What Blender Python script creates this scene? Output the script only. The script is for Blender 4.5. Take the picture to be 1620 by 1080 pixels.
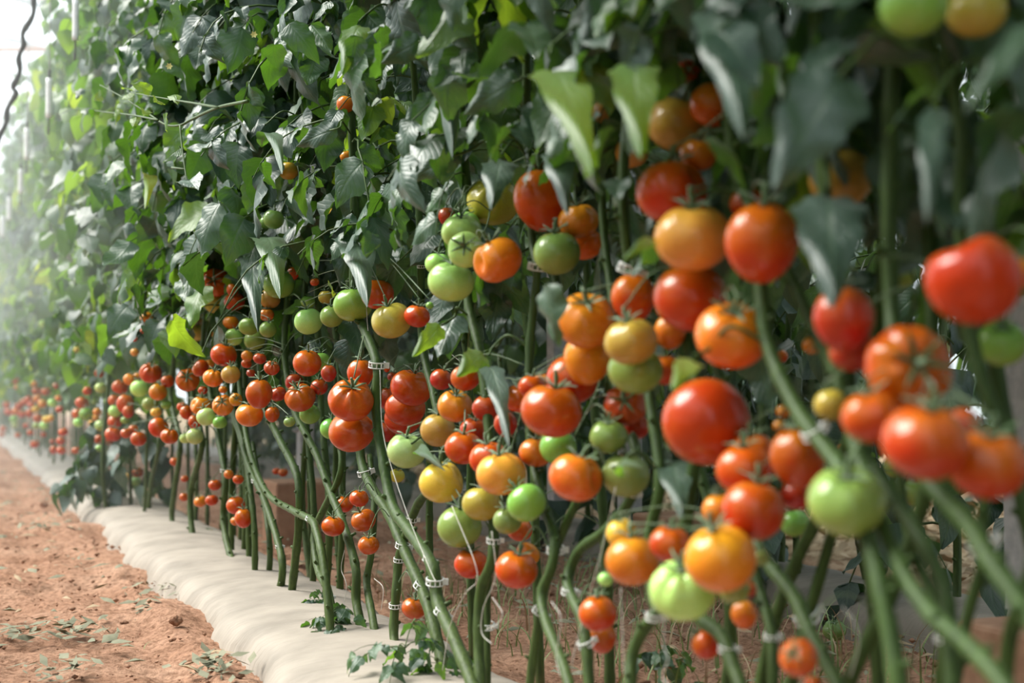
import bpy, math, random
import numpy as np
from mathutils import Vector, Matrix

for o in list(bpy.data.objects):
    bpy.data.objects.remove(o)
SC = bpy.context.scene
COL = SC.collection
random.seed(7)
RNG = np.random.default_rng(7)

# ---------------------------------------------------------------- camera
W, H, F = 1620.0, 1080.0, 2250.0
CAM_H = 0.456
PITCH = math.atan((620.0 - 540.0) / F)
cam_d = bpy.data.cameras.new('camera')
cam = bpy.data.objects.new('camera', cam_d)
COL.objects.link(cam)
cam.location = (0, 0, CAM_H)
cam.rotation_euler = (math.pi / 2 + PITCH, 0, 0)
cam_d.sensor_width = 36.0
cam_d.lens = 36.0 * F / W
cam_d.clip_start = 0.02
cam_d.clip_end = 200
cam_d.dof.use_dof = True
cam_d.dof.focus_distance = 2.62
cam_d.dof.aperture_fstop = 3.7
cam_d.dof.aperture_blades = 9
SC.camera = cam

# ---------------------------------------------------------------- world, sun, exposure
SC.view_settings.view_transform = 'Standard'
SC.view_settings.look = 'None'
SC.view_settings.gamma = 1.0
SC.view_settings.use_curve_mapping = False
SC.view_settings.exposure = 0.44
world = bpy.data.worlds.new('world')
SC.world = world
world.use_nodes = True
nt = world.node_tree
nt.nodes.clear()
wo = nt.nodes.new('ShaderNodeOutputWorld')
bg = nt.nodes.new('ShaderNodeBackground')
tc = nt.nodes.new('ShaderNodeTexCoord')
sp = nt.nodes.new('ShaderNodeSeparateXYZ')
mr = nt.nodes.new('ShaderNodeMapRange')
mx = nt.nodes.new('ShaderNodeMixRGB')
nt.links.new(tc.outputs['Generated'], sp.inputs[0])
nt.links.new(sp.outputs['Z'], mr.inputs['Value'])
mr.inputs['From Min'].default_value = -0.1
mr.inputs['From Max'].default_value = 0.8
mx.inputs['Color1'].default_value = (0.80, 0.90, 0.93, 1)
mx.inputs['Color2'].default_value = (0.86, 0.94, 1.0, 1)
nt.links.new(mr.outputs[0], mx.inputs['Fac'])
nt.links.new(mx.outputs[0], bg.inputs['Color'])
bg.inputs['Strength'].default_value = 1.15
nt.links.new(bg.outputs[0], wo.inputs['Surface'])

sun_d = bpy.data.lights.new('sun', 'SUN')
sun = bpy.data.objects.new('sun', sun_d)
COL.objects.link(sun)
sun_d.energy = 6.2
sun_d.angle = math.radians(38)
sun_d.color = (1.0, 0.97, 0.9)
sun.location = (-3, 2, 6)
sun_dir_from = Vector((-0.78, 0.22, 0.90)).normalized()
sun.rotation_euler = sun_dir_from.to_track_quat('Z', 'Y').to_euler()

SC.cycles.use_denoising = True
SC.cycles.max_bounces = 10
SC.cycles.diffuse_bounces = 4
SC.cycles.glossy_bounces = 3
SC.cycles.transmission_bounces = 6
SC.cycles.transparent_max_bounces = 8
SC.cycles.volume_bounces = 1
SC.cycles.caustics_reflective = False
SC.cycles.caustics_refractive = False
SC.cycles.sample_clamp_indirect = 6.0

# ---------------------------------------------------------------- the planting row: u runs along it, v across it (v > 0 is away from the path)
SL, X0 = 0.40, 0.739
N1 = math.sqrt(1 + SL * SL)
CP, SP_ = math.cos(PITCH), math.sin(PITCH)

def world_uv(u, v, z=0.0):
    return np.array((X0 / (N1 * N1) - SL * u / N1 + v / N1, X0 * SL / (N1 * N1) + u / N1 + SL * v / N1, z))

def uv_of(p):
    c = world_uv(0, 0)
    d = np.asarray(p) - c
    return (-SL * d[..., 0] + d[..., 1]) / N1, (d[..., 0] + SL * d[..., 1]) / N1

TU = np.array((-SL / N1, 1 / N1, 0.0))      # along the row
TV = np.array((1 / N1, SL / N1, 0.0))       # across the row
UP = np.array((0, 0, 1.0))

def ray(px, py):
    a, b = (px - W / 2) / F, (H / 2 - py) / F
    return np.array((a, CP - b * SP_, SP_ + b * CP))

def on_row(px, py, v):
    d = ray(px, py)
    t = (X0 + v * N1) / (d[0] + SL * d[1])
    return np.array((0, 0, CAM_H)) + d * t

def at_depth(px, py, z):
    return np.array((0, 0, CAM_H)) + ray(px, py) * z

def on_ground(px, py, z=0.0):
    d = ray(px, py)
    return np.array((0, 0, CAM_H)) + d * ((z - CAM_H) / d[2])

def project(p):
    p = np.asarray(p, float) - np.array((0, 0, CAM_H))
    dep = p[..., 1] * CP + p[..., 2] * SP_
    upc = -p[..., 1] * SP_ + p[..., 2] * CP
    dd = np.where(np.abs(dep) < 1e-4, 1e-4, dep)
    return W / 2 + F * p[..., 0] / dd, H / 2 - F * upc / dd, dep

# ---------------------------------------------------------------- object helpers
def tag(o, label=None, cat=None, group=None, kind=None):
    if label: o['label'] = label
    if cat: o['category'] = cat
    if group: o['group'] = group
    if kind: o['kind'] = kind
    return o

def empty(name, loc):
    o = bpy.data.objects.new(name, None)
    o.empty_display_size = 0.05
    o.location = loc
    COL.objects.link(o)
    return o

def link_mesh(name, me, parent=None, loc=None):
    o = bpy.data.objects.new(name, me)
    COL.objects.link(o)
    if parent is not None:
        o.parent = parent
        if loc is None:
            o.location = -Vector(parent.location)      # geometry given in world coordinates
    if loc is not None:
        o.location = loc
    return o

class MB:
    """collects vertices and faces of one mesh"""
    def __init__(s):
        s.v, s.f, s.m, s.n = [], [], [], 0
        s.attr = []
        s.uv = []
    def add(s, v, f, mat=0, tint=0.5, uv=None):
        v = np.asarray(v, float)
        s.v.append(v)
        s.f.extend([tuple(i + s.n for i in q) for q in f])
        s.m.extend([mat] * len(f))
        s.attr.append(np.full(len(v), tint))
        s.uv.append(np.zeros((len(v), 2)) if uv is None else uv)
        s.n += len(v)
    def mesh(s, name, mats, smooth=True):
        me = bpy.data.meshes.new(name)
        v = np.concatenate(s.v) if s.v else np.zeros((0, 3))
        me.from_pydata(v.tolist(), [], s.f)
        for m in mats: me.materials.append(m)
        me.polygons.foreach_set('material_index', s.m)
        me.polygons.foreach_set('use_smooth', [smooth] * len(s.f))
        a = me.attributes.new('tint', 'FLOAT', 'POINT')
        a.data.foreach_set('value', np.concatenate(s.attr))
        b = me.attributes.new('leafuv', 'FLOAT2', 'POINT')
        b.data.foreach_set('vector', np.concatenate(s.uv).ravel())
        me.update()
        return me
    def build(s, name, mats, parent=None, smooth=True, loc=None):
        if not isinstance(mats, (list, tuple)): mats = [mats]
        return link_mesh(name, s.mesh(name, mats, smooth), parent, loc)

def catmull(pts, n):
    P = np.asarray(pts, float)
    if len(P) < 3:
        t = np.linspace(0, 1, n * (len(P) - 1) + 1)[:, None]
        return P[0] * (1 - t) + P[-1] * t
    Q = np.vstack([2 * P[0] - P[1], P, 2 * P[-1] - P[-2]])
    out = []
    for i in range(1, len(Q) - 2):
        for k in range(n):
            t = k / n
            a, b, c, d = Q[i - 1], Q[i], Q[i + 1], Q[i + 2]
            out.append(0.5 * (2 * b + (c - a) * t + (2 * a - 5 * b + 4 * c - d) * t * t + (3 * b - a - 3 * c + d) * t ** 3))
    out.append(P[-1])
    return np.array(out)

def tube_data(pts, rad, sides=6, cap=True):
    P = np.asarray(pts, float)
    n = len(P)
    R = np.broadcast_to(np.asarray(rad, float), (n,))
    T = np.gradient(P, axis=0)
    T /= np.linalg.norm(T, axis=1)[:, None] + 1e-12
    ref = np.array((0.31, 0.95, 0.05)) if abs(T[0][2]) > 0.8 else np.array((0, 0, 1.0))
    V = []
    A = np.linspace(0, 2 * math.pi, sides, endpoint=False)
    a = np.cross(T[0], ref); a /= np.linalg.norm(a)
    for i in range(n):
        a = a - T[i] * a.dot(T[i]); a /= np.linalg.norm(a) + 1e-12
        b = np.cross(T[i], a)
        V.append(P[i] + R[i] * (np.cos(A)[:, None] * a + np.sin(A)[:, None] * b))
    V = np.concatenate(V)
    Fc = []
    for i in range(n - 1):
        for k in range(sides):
            k2 = (k + 1) % sides
            Fc.append((i * sides + k, i * sides + k2, (i + 1) * sides + k2, (i + 1) * sides + k))
    if cap:
        Fc.append(tuple(range(sides))[::-1])
        Fc.append(tuple((n - 1) * sides + k for k in range(sides)))
    return V, Fc

def box_data(c, sx, sy, sz, ax=(1, 0, 0), ay=(0, 1, 0), az=(0, 0, 1)):
    c, ax, ay, az = (np.asarray(q, float) for q in (c, ax, ay, az))
    v = [c + ax * sx * i + ay * sy * j + az * sz * k for i in (-.5, .5) for j in (-.5, .5) for k in (-.5, .5)]
    f = [(0, 1, 3, 2), (4, 6, 7, 5), (0, 4, 5, 1), (2, 3, 7, 6), (0, 2, 6, 4), (1, 5, 7, 3)]
    if np.dot(np.cross(ax, ay), az) < 0: f = [q[::-1] for q in f]
    return np.array(v), f

# ---------------------------------------------------------------- materials
def mat(name):
    m = bpy.data.materials.new(name)
    m.use_nodes = True
    t = m.node_tree
    b = t.nodes['Principled BSDF']
    return m, t, b, t.nodes['Material Output']

def N(t, kind, **kw):
    n = t.nodes.new('ShaderNode' + kind)
    for k, v in kw.items():
        if hasattr(n, k): setattr(n, k, v)
        else: n.inputs[k].default_value = v
    return n

def ramp(t, stops):
    r = t.nodes.new('ShaderNodeValToRGB')
    e = r.color_ramp.elements
    while len(e) < len(stops): e.new(0.5)
    for el, (p, c) in zip(e, stops):
        el.position = p
        el.color = (*c, 1)
    return r

def math_n(t, op, a, b=None, c=None):
    n = t.nodes.new('ShaderNodeMath'); n.operation = op
    for i, q in enumerate((a, b, c)):
        if q is None: continue
        if hasattr(q, 'links'): t.links.new(q, n.inputs[i])
        else: n.inputs[i].default_value = q
    return n.outputs[0]

def leaf_material():
    m, t, b, out = mat('tomato_leaf')
    L = t.links
    at = N(t, 'Attribute', attribute_name='tint')
    uv = N(t, 'Attribute', attribute_name='leafuv')
    s = N(t, 'SeparateXYZ'); L.new(uv.outputs['Vector'], s.inputs[0])
    U = math_n(t, 'ABSOLUTE', s.outputs['X'])
    Vv = s.outputs['Y']
    ph = math_n(t, 'SUBTRACT', math_n(t, 'MULTIPLY', Vv, 9.0), math_n(t, 'MULTIPLY', U, 3.2))
    sv = math_n(t, 'ABSOLUTE', math_n(t, 'SINE', math_n(t, 'MULTIPLY', ph, math.pi)))
    side = math_n(t, 'POWER', sv, 0.22)
    mid = N(t, 'MapRange'); L.new(U, mid.inputs['Value']); mid.inputs['From Max'].default_value = 0.12
    vein = math_n(t, 'MULTIPLY', side, mid.outputs[0])
    nz = N(t, 'TexNoise', Scale=90.0, Detail=3.0)
    hgt = math_n(t, 'ADD', vein, math_n(t, 'MULTIPLY', nz.outputs[0], 0.5))
    bp = N(t, 'Bump', Strength=0.4, Distance=0.0016)
    L.new(hgt, bp.inputs['Height'])
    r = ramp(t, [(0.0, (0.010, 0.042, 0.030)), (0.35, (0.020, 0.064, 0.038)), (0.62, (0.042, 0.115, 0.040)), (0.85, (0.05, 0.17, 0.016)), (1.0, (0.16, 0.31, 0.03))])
    L.new(at.outputs['Fac'], r.inputs[0])
    dust = N(t, 'TexNoise', Scale=38.0, Detail=4.0)
    dm = N(t, 'MapRange'); L.new(dust.outputs[0], dm.inputs['Value'])
    dm.inputs['From Min'].default_value = 0.42; dm.inputs['From Max'].default_value = 0.8; dm.inputs['To Max'].default_value = 0.22
    mxd = N(t, 'MixRGB'); L.new(dm.outputs[0], mxd.inputs[0]); L.new(r.outputs[0], mxd.inputs[1]); mxd.inputs[2].default_value = (0.17, 0.23, 0.20, 1)
    mv = N(t, 'MixRGB'); L.new(vein, mv.inputs[0]); mv.inputs[1].default_value = (0.09, 0.17, 0.07, 1)
    vf = math_n(t, 'ADD', 0.75, math_n(t, 'MULTIPLY', vein, 0.25)); L.new(vf, mv.inputs[0]); L.new(mxd.outputs[0], mv.inputs[2])
    L.new(mv.outputs[0], b.inputs['Base Color'])
    L.new(bp.outputs[0], b.inputs['Normal'])
    b.inputs['Roughness'].default_value = 0.42
    b.inputs['Specular IOR Level'].default_value = 0.75
    b.inputs['Sheen Weight'].default_value = 0.12
    b.inputs['Sheen Roughness'].default_value = 0.5
    tr = N(t, 'BsdfTranslucent')
    rt = ramp(t, [(0.0, (0.06, 0.17, 0.012)), (0.5, (0.16, 0.38, 0.02)), (0.9, (0.40, 0.62, 0.03)), (1.0, (0.6, 0.7, 0.05))])
    L.new(at.outputs['Fac'], rt.inputs[0]); L.new(rt.outputs[0], tr.inputs['Color'])
    L.new(bp.outputs[0], tr.inputs['Normal'])
    ms = N(t, 'MixShader')
    tf = N(t, 'MapRange'); L.new(at.outputs['Fac'], tf.inputs['Value']); tf.inputs['From Min'].default_value = .3; tf.inputs['From Max'].default_value = .9; tf.inputs['To Min'].default_value = .16; tf.inputs['To Max'].default_value = .5; L.new(tf.outputs[0], ms.inputs[0])
    L.new(b.outputs[0], ms.inputs[1]); L.new(tr.outputs[0], ms.inputs[2]); L.new(ms.outputs[0], out.inputs['Surface'])
    return m

def stem_material():
    m, t, b, out = mat('tomato_stem')
    L = t.links
    geo = N(t, 'NewGeometry'); s = N(t, 'SeparateXYZ'); L.new(geo.outputs['Position'], s.inputs[0])
    nz = N(t, 'TexNoise', Scale=26.0, Detail=5.0)
    mp = N(t, 'Mapping'); mp.inputs['Scale'].default_value = (1, 1, 0.12); L.new(geo.outputs['Position'], mp.inputs[0])
    n2 = N(t, 'TexNoise', Scale=160.0, Detail=2.0); L.new(mp.outputs[0], n2.inputs['Vector'])
    h = math_n(t, 'ADD', s.outputs['Z'], math_n(t, 'MULTIPLY', nz.outputs[0], 0.10))
    r = ramp(t, [(0.03, (0.11, 0.10, 0.04)), (0.09, (0.06, 0.092, 0.022)), (0.35, (0.036, 0.074, 0.013)), (1.0, (0.045, 0.088, 0.017))])
    L.new(h, r.inputs[0])
    mxc = N(t, 'MixRGB', blend_type='MULTIPLY'); mxc.inputs[0].default_value = 0.8
    r2 = ramp(t, [(0.3, (0.55, 0.6, 0.55)), (0.7, (1.25, 1.25, 1.1))]); L.new(n2.outputs[0], r2.inputs[0])
    L.new(r.outputs[0], mxc.inputs[1]); L.new(r2.outputs[0], mxc.inputs[2])
    L.new(mxc.outputs[0], b.inputs['Base Color'])
    bp = N(t, 'Bump', Strength=0.4, Distance=0.002); L.new(n2.outputs[0], bp.inputs['Height']); L.new(bp.outputs[0], b.inputs['Normal'])
    b.inputs['Roughness'].default_value = 0.55
    b.inputs['Sheen Weight'].default_value = 0.05
    b.inputs['Specular IOR Level'].default_value = 0.3
    b.inputs['Sheen Roughness'].default_value = 0.35
    b.inputs['Sheen Tint'].default_value = (0.8, 0.95, 0.7, 1)
    return m

def flat_material(name, col, rough=0.6, spec=0.5, noise=None, bump=0.0, scale=40.0, metal=0.0, sheen=0.0):
    m, t, b, out = mat(name)
    L = t.links
    nz = N(t, 'TexNoise', Scale=scale, Detail=5.0)
    g = N(t, 'TexCoord'); L.new(g.outputs['Object'], nz.inputs['Vector'])
    c2 = noise or tuple(0.75 * q for q in col)
    r = ramp(t, [(0.3, c2), (0.7, col)])
    L.new(nz.outputs[0], r.inputs[0]); L.new(r.outputs[0], b.inputs['Base Color'])
    b.inputs['Roughness'].default_value = rough
    b.inputs['Specular IOR Level'].default_value = spec
    b.inputs['Metallic'].default_value = metal
    b.inputs['Sheen Weight'].default_value = sheen
    if bump:
        bp = N(t, 'Bump', Strength=0.6, Distance=bump); L.new(nz.outputs[0], bp.inputs['Height']); L.new(bp.outputs[0], b.inputs['Normal'])
    return m

def tomato_material():
    m, t, b, out = mat('tomato_skin')
    L = t.links
    oi = N(t, 'ObjectInfo')
    g = N(t, 'TexCoord')
    s = N(t, 'SeparateXYZ'); L.new(g.outputs['Object'], s.inputs[0])
    nz = N(t, 'TexNoise', Scale=1.3, Detail=3.0); L.new(g.outputs['Object'], nz.inputs['Vector'])
    ad = N(t, 'VectorMath', operation='ADD'); L.new(g.outputs['Object'], ad.inputs[0])
    cmb = N(t, 'CombineXYZ'); L.new(math_n(t, 'MULTIPLY', oi.outputs['Random'], 40.0), cmb.inputs[0]); L.new(cmb.outputs[0], ad.inputs[1])
    L.new(ad.outputs[0], nz.inputs['Vector'])
    hue = N(t, 'HueSaturation')
    L.new(oi.outputs['Color'], hue.inputs['Color'])
    # the ripening runs from the blossom end up: shoulders a little yellower
    sh = math_n(t, 'ADD', math_n(t, 'MULTIPLY', s.outputs['Z'], 0.5), math_n(t, 'MULTIPLY', nz.outputs[0], 0.9))
    mr_ = N(t, 'MapRange'); L.new(sh, mr_.inputs['Value'])
    mr_.inputs['From Min'].default_value = 0.25; mr_.inputs['From Max'].default_value = 0.95
    mr_.inputs['To Min'].default_value = 0.496; mr_.inputs['To Max'].default_value = 0.526
    L.new(mr_.outputs[0], hue.inputs['Hue'])
    sp_ = N(t, 'TexNoise', Scale=24.0, Detail=2.0); L.new(ad.outputs[0], sp_.inputs['Vector'])
    mr2 = N(t, 'MapRange'); L.new(sp_.outputs[0], mr2.inputs['Value'])
    mr2.inputs['From Min'].default_value = 0.3; mr2.inputs['From Max'].default_value = 0.7
    mr2.inputs['To Min'].default_value = 0.9; mr2.inputs['To Max'].default_value = 1.08
    L.new(mr2.outputs[0], hue.inputs['Value'])
    L.new(hue.outputs[0], b.inputs['Base Color'])
    b.inputs['Roughness'].default_value = 0.22
    b.inputs['Specular IOR Level'].default_value = 0.40
    b.inputs['Subsurface Weight'].default_value = 0.05
    b.inputs['Subsurface Radius'].default_value = (1.0, 0.3, 0.1)
    b.inputs['Subsurface Scale'].default_value = 0.006
    bp = N(t, 'Bump', Strength=0.05, Distance=0.001); L.new(sp_.outputs[0], bp.inputs['Height']); L.new(bp.outputs[0], b.inputs['Normal'])
    return m

def soil_material():
    m, t, b, out = mat('red_soil')
    L = t.links
    g = N(t, 'NewGeometry')
    n1 = N(t, 'TexNoise', Scale=3.5, Detail=6.0, Roughness=0.65); L.new(g.outputs['Position'], n1.inputs['Vector'])
    n2 = N(t, 'TexNoise', Scale=70.0, Detail=6.0, Roughness=0.7); L.new(g.outputs['Position'], n2.inputs['Vector'])
    r1 = ramp(t, [(0.3, (0.34, 0.18, 0.11)), (0.5, (0.48, 0.275, 0.18)), (0.72, (0.57, 0.355, 0.245))])
    L.new(n1.outputs[0], r1.inputs[0])
    r2 = ramp(t, [(0.34, (0.45, 0.40, 0.36)), (0.56, (1.0, 1.0, 1.0)), (0.75, (1.25, 1.22, 1.18))]); L.new(n2.outputs[0], r2.inputs[0])
    mm = N(t, 'MixRGB', blend_type='MULTIPLY'); mm.inputs[0].default_value = 1.0
    L.new(r1.outputs[0], mm.inputs[1]); L.new(r2.outputs[0], mm.inputs[2])
    # dry straw lies over the ground behind the back row
    dt = N(t, 'VectorMath', operation='DOT_PRODUCT'); L.new(g.outputs['Position'], dt.inputs[0]); dt.inputs[1].default_value = tuple(TV)
    vv = math_n(t, 'SUBTRACT', dt.outputs['Value'], float(np.dot(world_uv(0, 0), TV)))
    st = N(t, 'MapRange'); L.new(vv, st.inputs['Value']); st.inputs['From Min'].default_value = 1.40; st.inputs['From Max'].default_value = 1.75
    vo = N(t, 'TexVoronoi', Scale=26.0); L.new(g.outputs['Position'], vo.inputs['Vector'])
    r3 = ramp(t, [(0.0, (0.14, 0.08, 0.045)), (0.4, (0.36, 0.26, 0.155)), (0.8, (0.52, 0.41, 0.27))]); L.new(vo.outputs['Color'], r3.inputs[0])
    m3 = N(t, 'MixRGB'); L.new(st.outputs[0], m3.inputs[0]); L.new(mm.outputs[0], m3.inputs[1]); L.new(r3.outputs[0], m3.inputs[2])
    L.new(m3.outputs[0], b.inputs['Base Color'])
    b.inputs['Roughness'].default_value = 0.95
    b.inputs['Specular IOR Level'].default_value = 0.15
    bp = N(t, 'Bump', Strength=0.9, Distance=0.012); L.new(n2.outputs[0], bp.inputs['Height']); L.new(bp.outputs[0], b.inputs['Normal'])
    return m

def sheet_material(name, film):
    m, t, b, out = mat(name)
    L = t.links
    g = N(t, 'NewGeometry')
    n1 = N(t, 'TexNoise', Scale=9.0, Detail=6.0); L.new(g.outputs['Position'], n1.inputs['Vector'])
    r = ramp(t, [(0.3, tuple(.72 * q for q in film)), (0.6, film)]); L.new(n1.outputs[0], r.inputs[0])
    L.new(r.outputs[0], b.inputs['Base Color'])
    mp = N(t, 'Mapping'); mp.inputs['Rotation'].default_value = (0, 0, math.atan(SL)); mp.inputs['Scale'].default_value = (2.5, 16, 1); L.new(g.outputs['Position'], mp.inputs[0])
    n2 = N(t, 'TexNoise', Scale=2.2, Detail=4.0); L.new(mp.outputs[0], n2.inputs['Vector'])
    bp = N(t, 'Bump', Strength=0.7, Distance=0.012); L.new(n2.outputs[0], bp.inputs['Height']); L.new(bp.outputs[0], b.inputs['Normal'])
    b.inputs['Roughness'].default_value = 0.75
    b.inputs['Specular IOR Level'].default_value = 0.2
    return m

M_LEAF = leaf_material()
M_STEM = stem_material()
M_TOM = tomato_material()
M_SOIL = soil_material()
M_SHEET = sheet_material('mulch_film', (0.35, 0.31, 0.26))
M_SHEET_SHADED = sheet_material('shaded_mulch_film', (0.27, 0.245, 0.21))  # darker copy of the same film: the second row's shade put into its colour
M_CALYX = flat_material('calyx_green', (0.075, 0.16, 0.04), 0.6, noise=(0.035, 0.085, 0.02), sheen=0.4)
M_CLIP = flat_material('white_plastic', (0.82, 0.84, 0.82), 0.3, noise=(0.7, 0.73, 0.7))
M_TWINE = flat_material('white_twine', (0.72, 0.70, 0.64), 0.7)
M_STEEL = flat_material('galvanised_steel', (0.46, 0.48, 0.49), 0.5, noise=(0.32, 0.34, 0.36), scale=60)
M_BLOCK = flat_material('cast_concrete', (0.44, 0.27, 0.18), 0.95, 0.1, noise=(0.33, 0.19, 0.125), bump=0.004, scale=30)
M_GRASS = flat_material('grass_blade', (0.25, 0.33, 0.12), 0.6, noise=(0.15, 0.24, 0.07))
M_DRY = flat_material('dry_leaf', (0.28, 0.27, 0.18), 0.85, noise=(0.16, 0.17, 0.11))
M_STRAW = flat_material('straw', (0.50, 0.39, 0.25), 0.85, noise=(0.30, 0.21, 0.12), scale=14)
M_DARK = flat_material('dark_vine_bark', (0.05, 0.05, 0.045), 0.8, noise=(0.03, 0.03, 0.028))
M_WHITE = flat_material('white_tube', (0.85, 0.87, 0.86), 0.4)
M_PIPE = flat_material('orange_pipe', (0.55, 0.22, 0.10), 0.5)
M_FLOWER = flat_material('flower_yellow', (0.8, 0.72, 0.25), 0.6)

# ---------------------------------------------------------------- tomatoes: x:y:width:code (colour, shape 0-4, axis letter), back to front within a cluster
TOM = """
fa|-0.18|the first fruit cluster from the left
28:688:9:R 41:673:9:R 69:687:9:R 5:678:10:R 3:687:9:R 92:630:11:O 94:647:12:R 16:609:9:L 27:612:9:O 25:602:11:R 45:632:13:R 38:636:12:R 35:655:12:R 73:619:15:R 89:610:11:R 54:607:11:O 58:618:14:R 59:630:14:O 50:640:12:R 67:638:14:Y 57:647:13:Y 47:653:12:R 30:642:13:R 11:640:12:R 14:651:13:R 26:650:14:O 22:663:12:G 23:672:10:L 60:661:14:R 73:663:12:Y 80:661:11:Y 57:673:11:L 70:673:14:L 83:637:14:L 48:684:10:R 55:702:14:R
fb|-0.16|the small low cluster beneath the first
83:698:9:R 120:712:13:R 85:711:12:R 97:712:14:R 96:697:13:R 100:683:15:R
ga|-0.14|the narrow second fruit cluster from the left
150:635:10:G 145:669:10:Y 152:660:11:Y 154:651:13:O 157:590:15:R 159:613:17:L 138:618:14:R 130:637:21:R 123:655:17:R 136:655:21:G 124:668:15:L
gb|-0.12|the third fruit cluster from the left
170:635:12:G 265:603:20:R 218:596:16:O 263:640:16:G 247:652:17:Y 238:638:25:G 198:664:14:G 211:679:15:R 172:658:15:O 203:651:18:R 181:633:19:R 171:696:16:R 198:638:26:R 206:600:21:O 250:620:27:O 190:612:25:R1 238:590:34:R2t 221:614:28:L 182:667:22:R 182:650:20:L 161:673:21:L 200:685:18:R 219:694:24:R 158:695:17:R 179:687:25:R2 157:709:11:L
gc|-0.12|the low row right of the third cluster
293:693:17:L 308:690:26:L 251:676:31:R0r 268:690:27:R
gd|-0.10|the dense fourth fruit cluster from the left
331:575:16:O 353:616:13:O 308:667:20:R 295:652:20:R 288:643:16:R 321:617:15:R 373:632:20:O1f 348:668:22:G 353:641:33:O2f 318:642:34:O4 317:582:27:R1l 297:601:36:R2f 365:592:29:M 337:598:31:O 326:659:29:L0
ge|-0.04|the mixed cluster beneath the long dark hanging leaf
427:472:32:M 422:498:22:O 403:538:32:G 441:449:48:G1t 340:480:32:M 341:447:44:R2f 371:477:32:R4 368:458:18:R3 365:510:24:O 424:521:26:G 370:533:27:L 394:516:32:G
gf|-0.08|the fifth fruit cluster from the left
440:623:26:D 431:655:22:R 397:590:14:D 390:575:16:R 391:563:18:O 411:567:20:D 430:582:24:D2t 458:667:18:G 354:561:40:R4 395:656:42:O1 410:622:41:R3
gg|-0.02|the group left of the stacked big red fruits
466:605:28:D 505:612:26:D 490:655:32:G 508:572:30:G 520:590:24:D 475:629:47:R2t 486:574:43:R0
gh|0.00|the high green row at centre left under foliage
487:477:22:G 464:432:18:R3 498:446:14:R 515:470:22:M 568:459:20:G 660:500:40:R 680:483:12:G 525:500:36:G 597:465:50:R0h 488:508:43:L 558:482:60:G1 620:507:62:M1
gi|-0.03|the stacked pair beside the clipped front stem
524:678:34:G 570:590:40:R 556:683:70:R1 555:633:70:R2t
gj|0.11|the red group just behind the clipped front stem
622:596:18:D 613:683:36:D 614:630:32:D 637:662:56:R1 641:645:62:R1 651:613:64:R1
gk|0.00|the big middle cluster with two yellow fruits
628:752:24:M 698:600:34:D 770:645:46:D 800:670:36:D 750:680:44:D1 693:680:54:M 737:597:46:R 720:642:54:O1t 773:725:60:R1 733:708:58:R1 762:797:60:M 803:823:44:G 833:795:60:G0l 643:713:60:L1 727:833:67:G0 700:762:72:Y4 793:749:76:Y1
gl|0.02|the red cluster beneath the central orange cluster
1004:674:46:D 990:640:66:D2f 857:602:26:O 963:690:58:G 848:715:52:O 883:707:56:G 820:630:48:R 841:612:42:R 905:600:78:R0 873:650:94:R1
gm|0.00|the lone orange kidney fruit and green neighbour
990:751:72:G 912:755:84:O4
gn|0.00|the upper left pale green group under leaves
707:342:26:D 735:357:48:L 693:417:40:L 730:367:62:L1 786:411:78:O4 714:445:71:L1 737:395:56:L1f
go|0.06|the shaded upper group beside a round green fruit
925:385:58:O 915:350:62:O 780:318:82:M2t 858:314:88:R3 881:400:71:G0
gp|0.00|the central cluster of orange and gold fruits
1060:524:48:O 1053:585:48:R 1002:470:68:R 930:565:74:O 1005:585:84:G1 927:507:92:O1t 998:540:82:M1
gq|-0.02|the big upper right cluster with a golden fruit
1182:322:52:R 1105:245:56:O 1093:470:112:R0 1065:303:112:R4 1158:530:112:O1t 1205:382:112:R3 1096:376:118:Y1
gr|0.06|the shaded group high above centre right
1000:240:52:M 957:177:42:M 950:113:46:G 1088:115:40:D2f 1130:165:74:O0 1072:196:98:M1
gs|-0.06|the single huge fruit right of centre
1117:667:132:R0a
gt|0.00|the red cluster below the huge single fruit
1240:650:22:O 1233:673:18:O 1260:783:52:D 1190:718:74:R1 1178:742:88:R1 1262:722:84:R3 1137:806:50:O 1192:807:96:R0
gu|-0.04|the lowest big cluster with pale green and gold
1203:882:28:G 1183:932:26:R 1160:930:50:G 983:843:46:Y 1060:860:64:R1 1000:887:80:O0 1140:883:108:O0 1080:933:102:L2t
gv|-0.04|the shaded red cluster in front of right stems
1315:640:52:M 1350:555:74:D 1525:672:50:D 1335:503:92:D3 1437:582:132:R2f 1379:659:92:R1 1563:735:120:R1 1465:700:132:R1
gw|-0.02|the top pair at the right edge
1612:430:54:O 1540:440:144:R4a
"""
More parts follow.
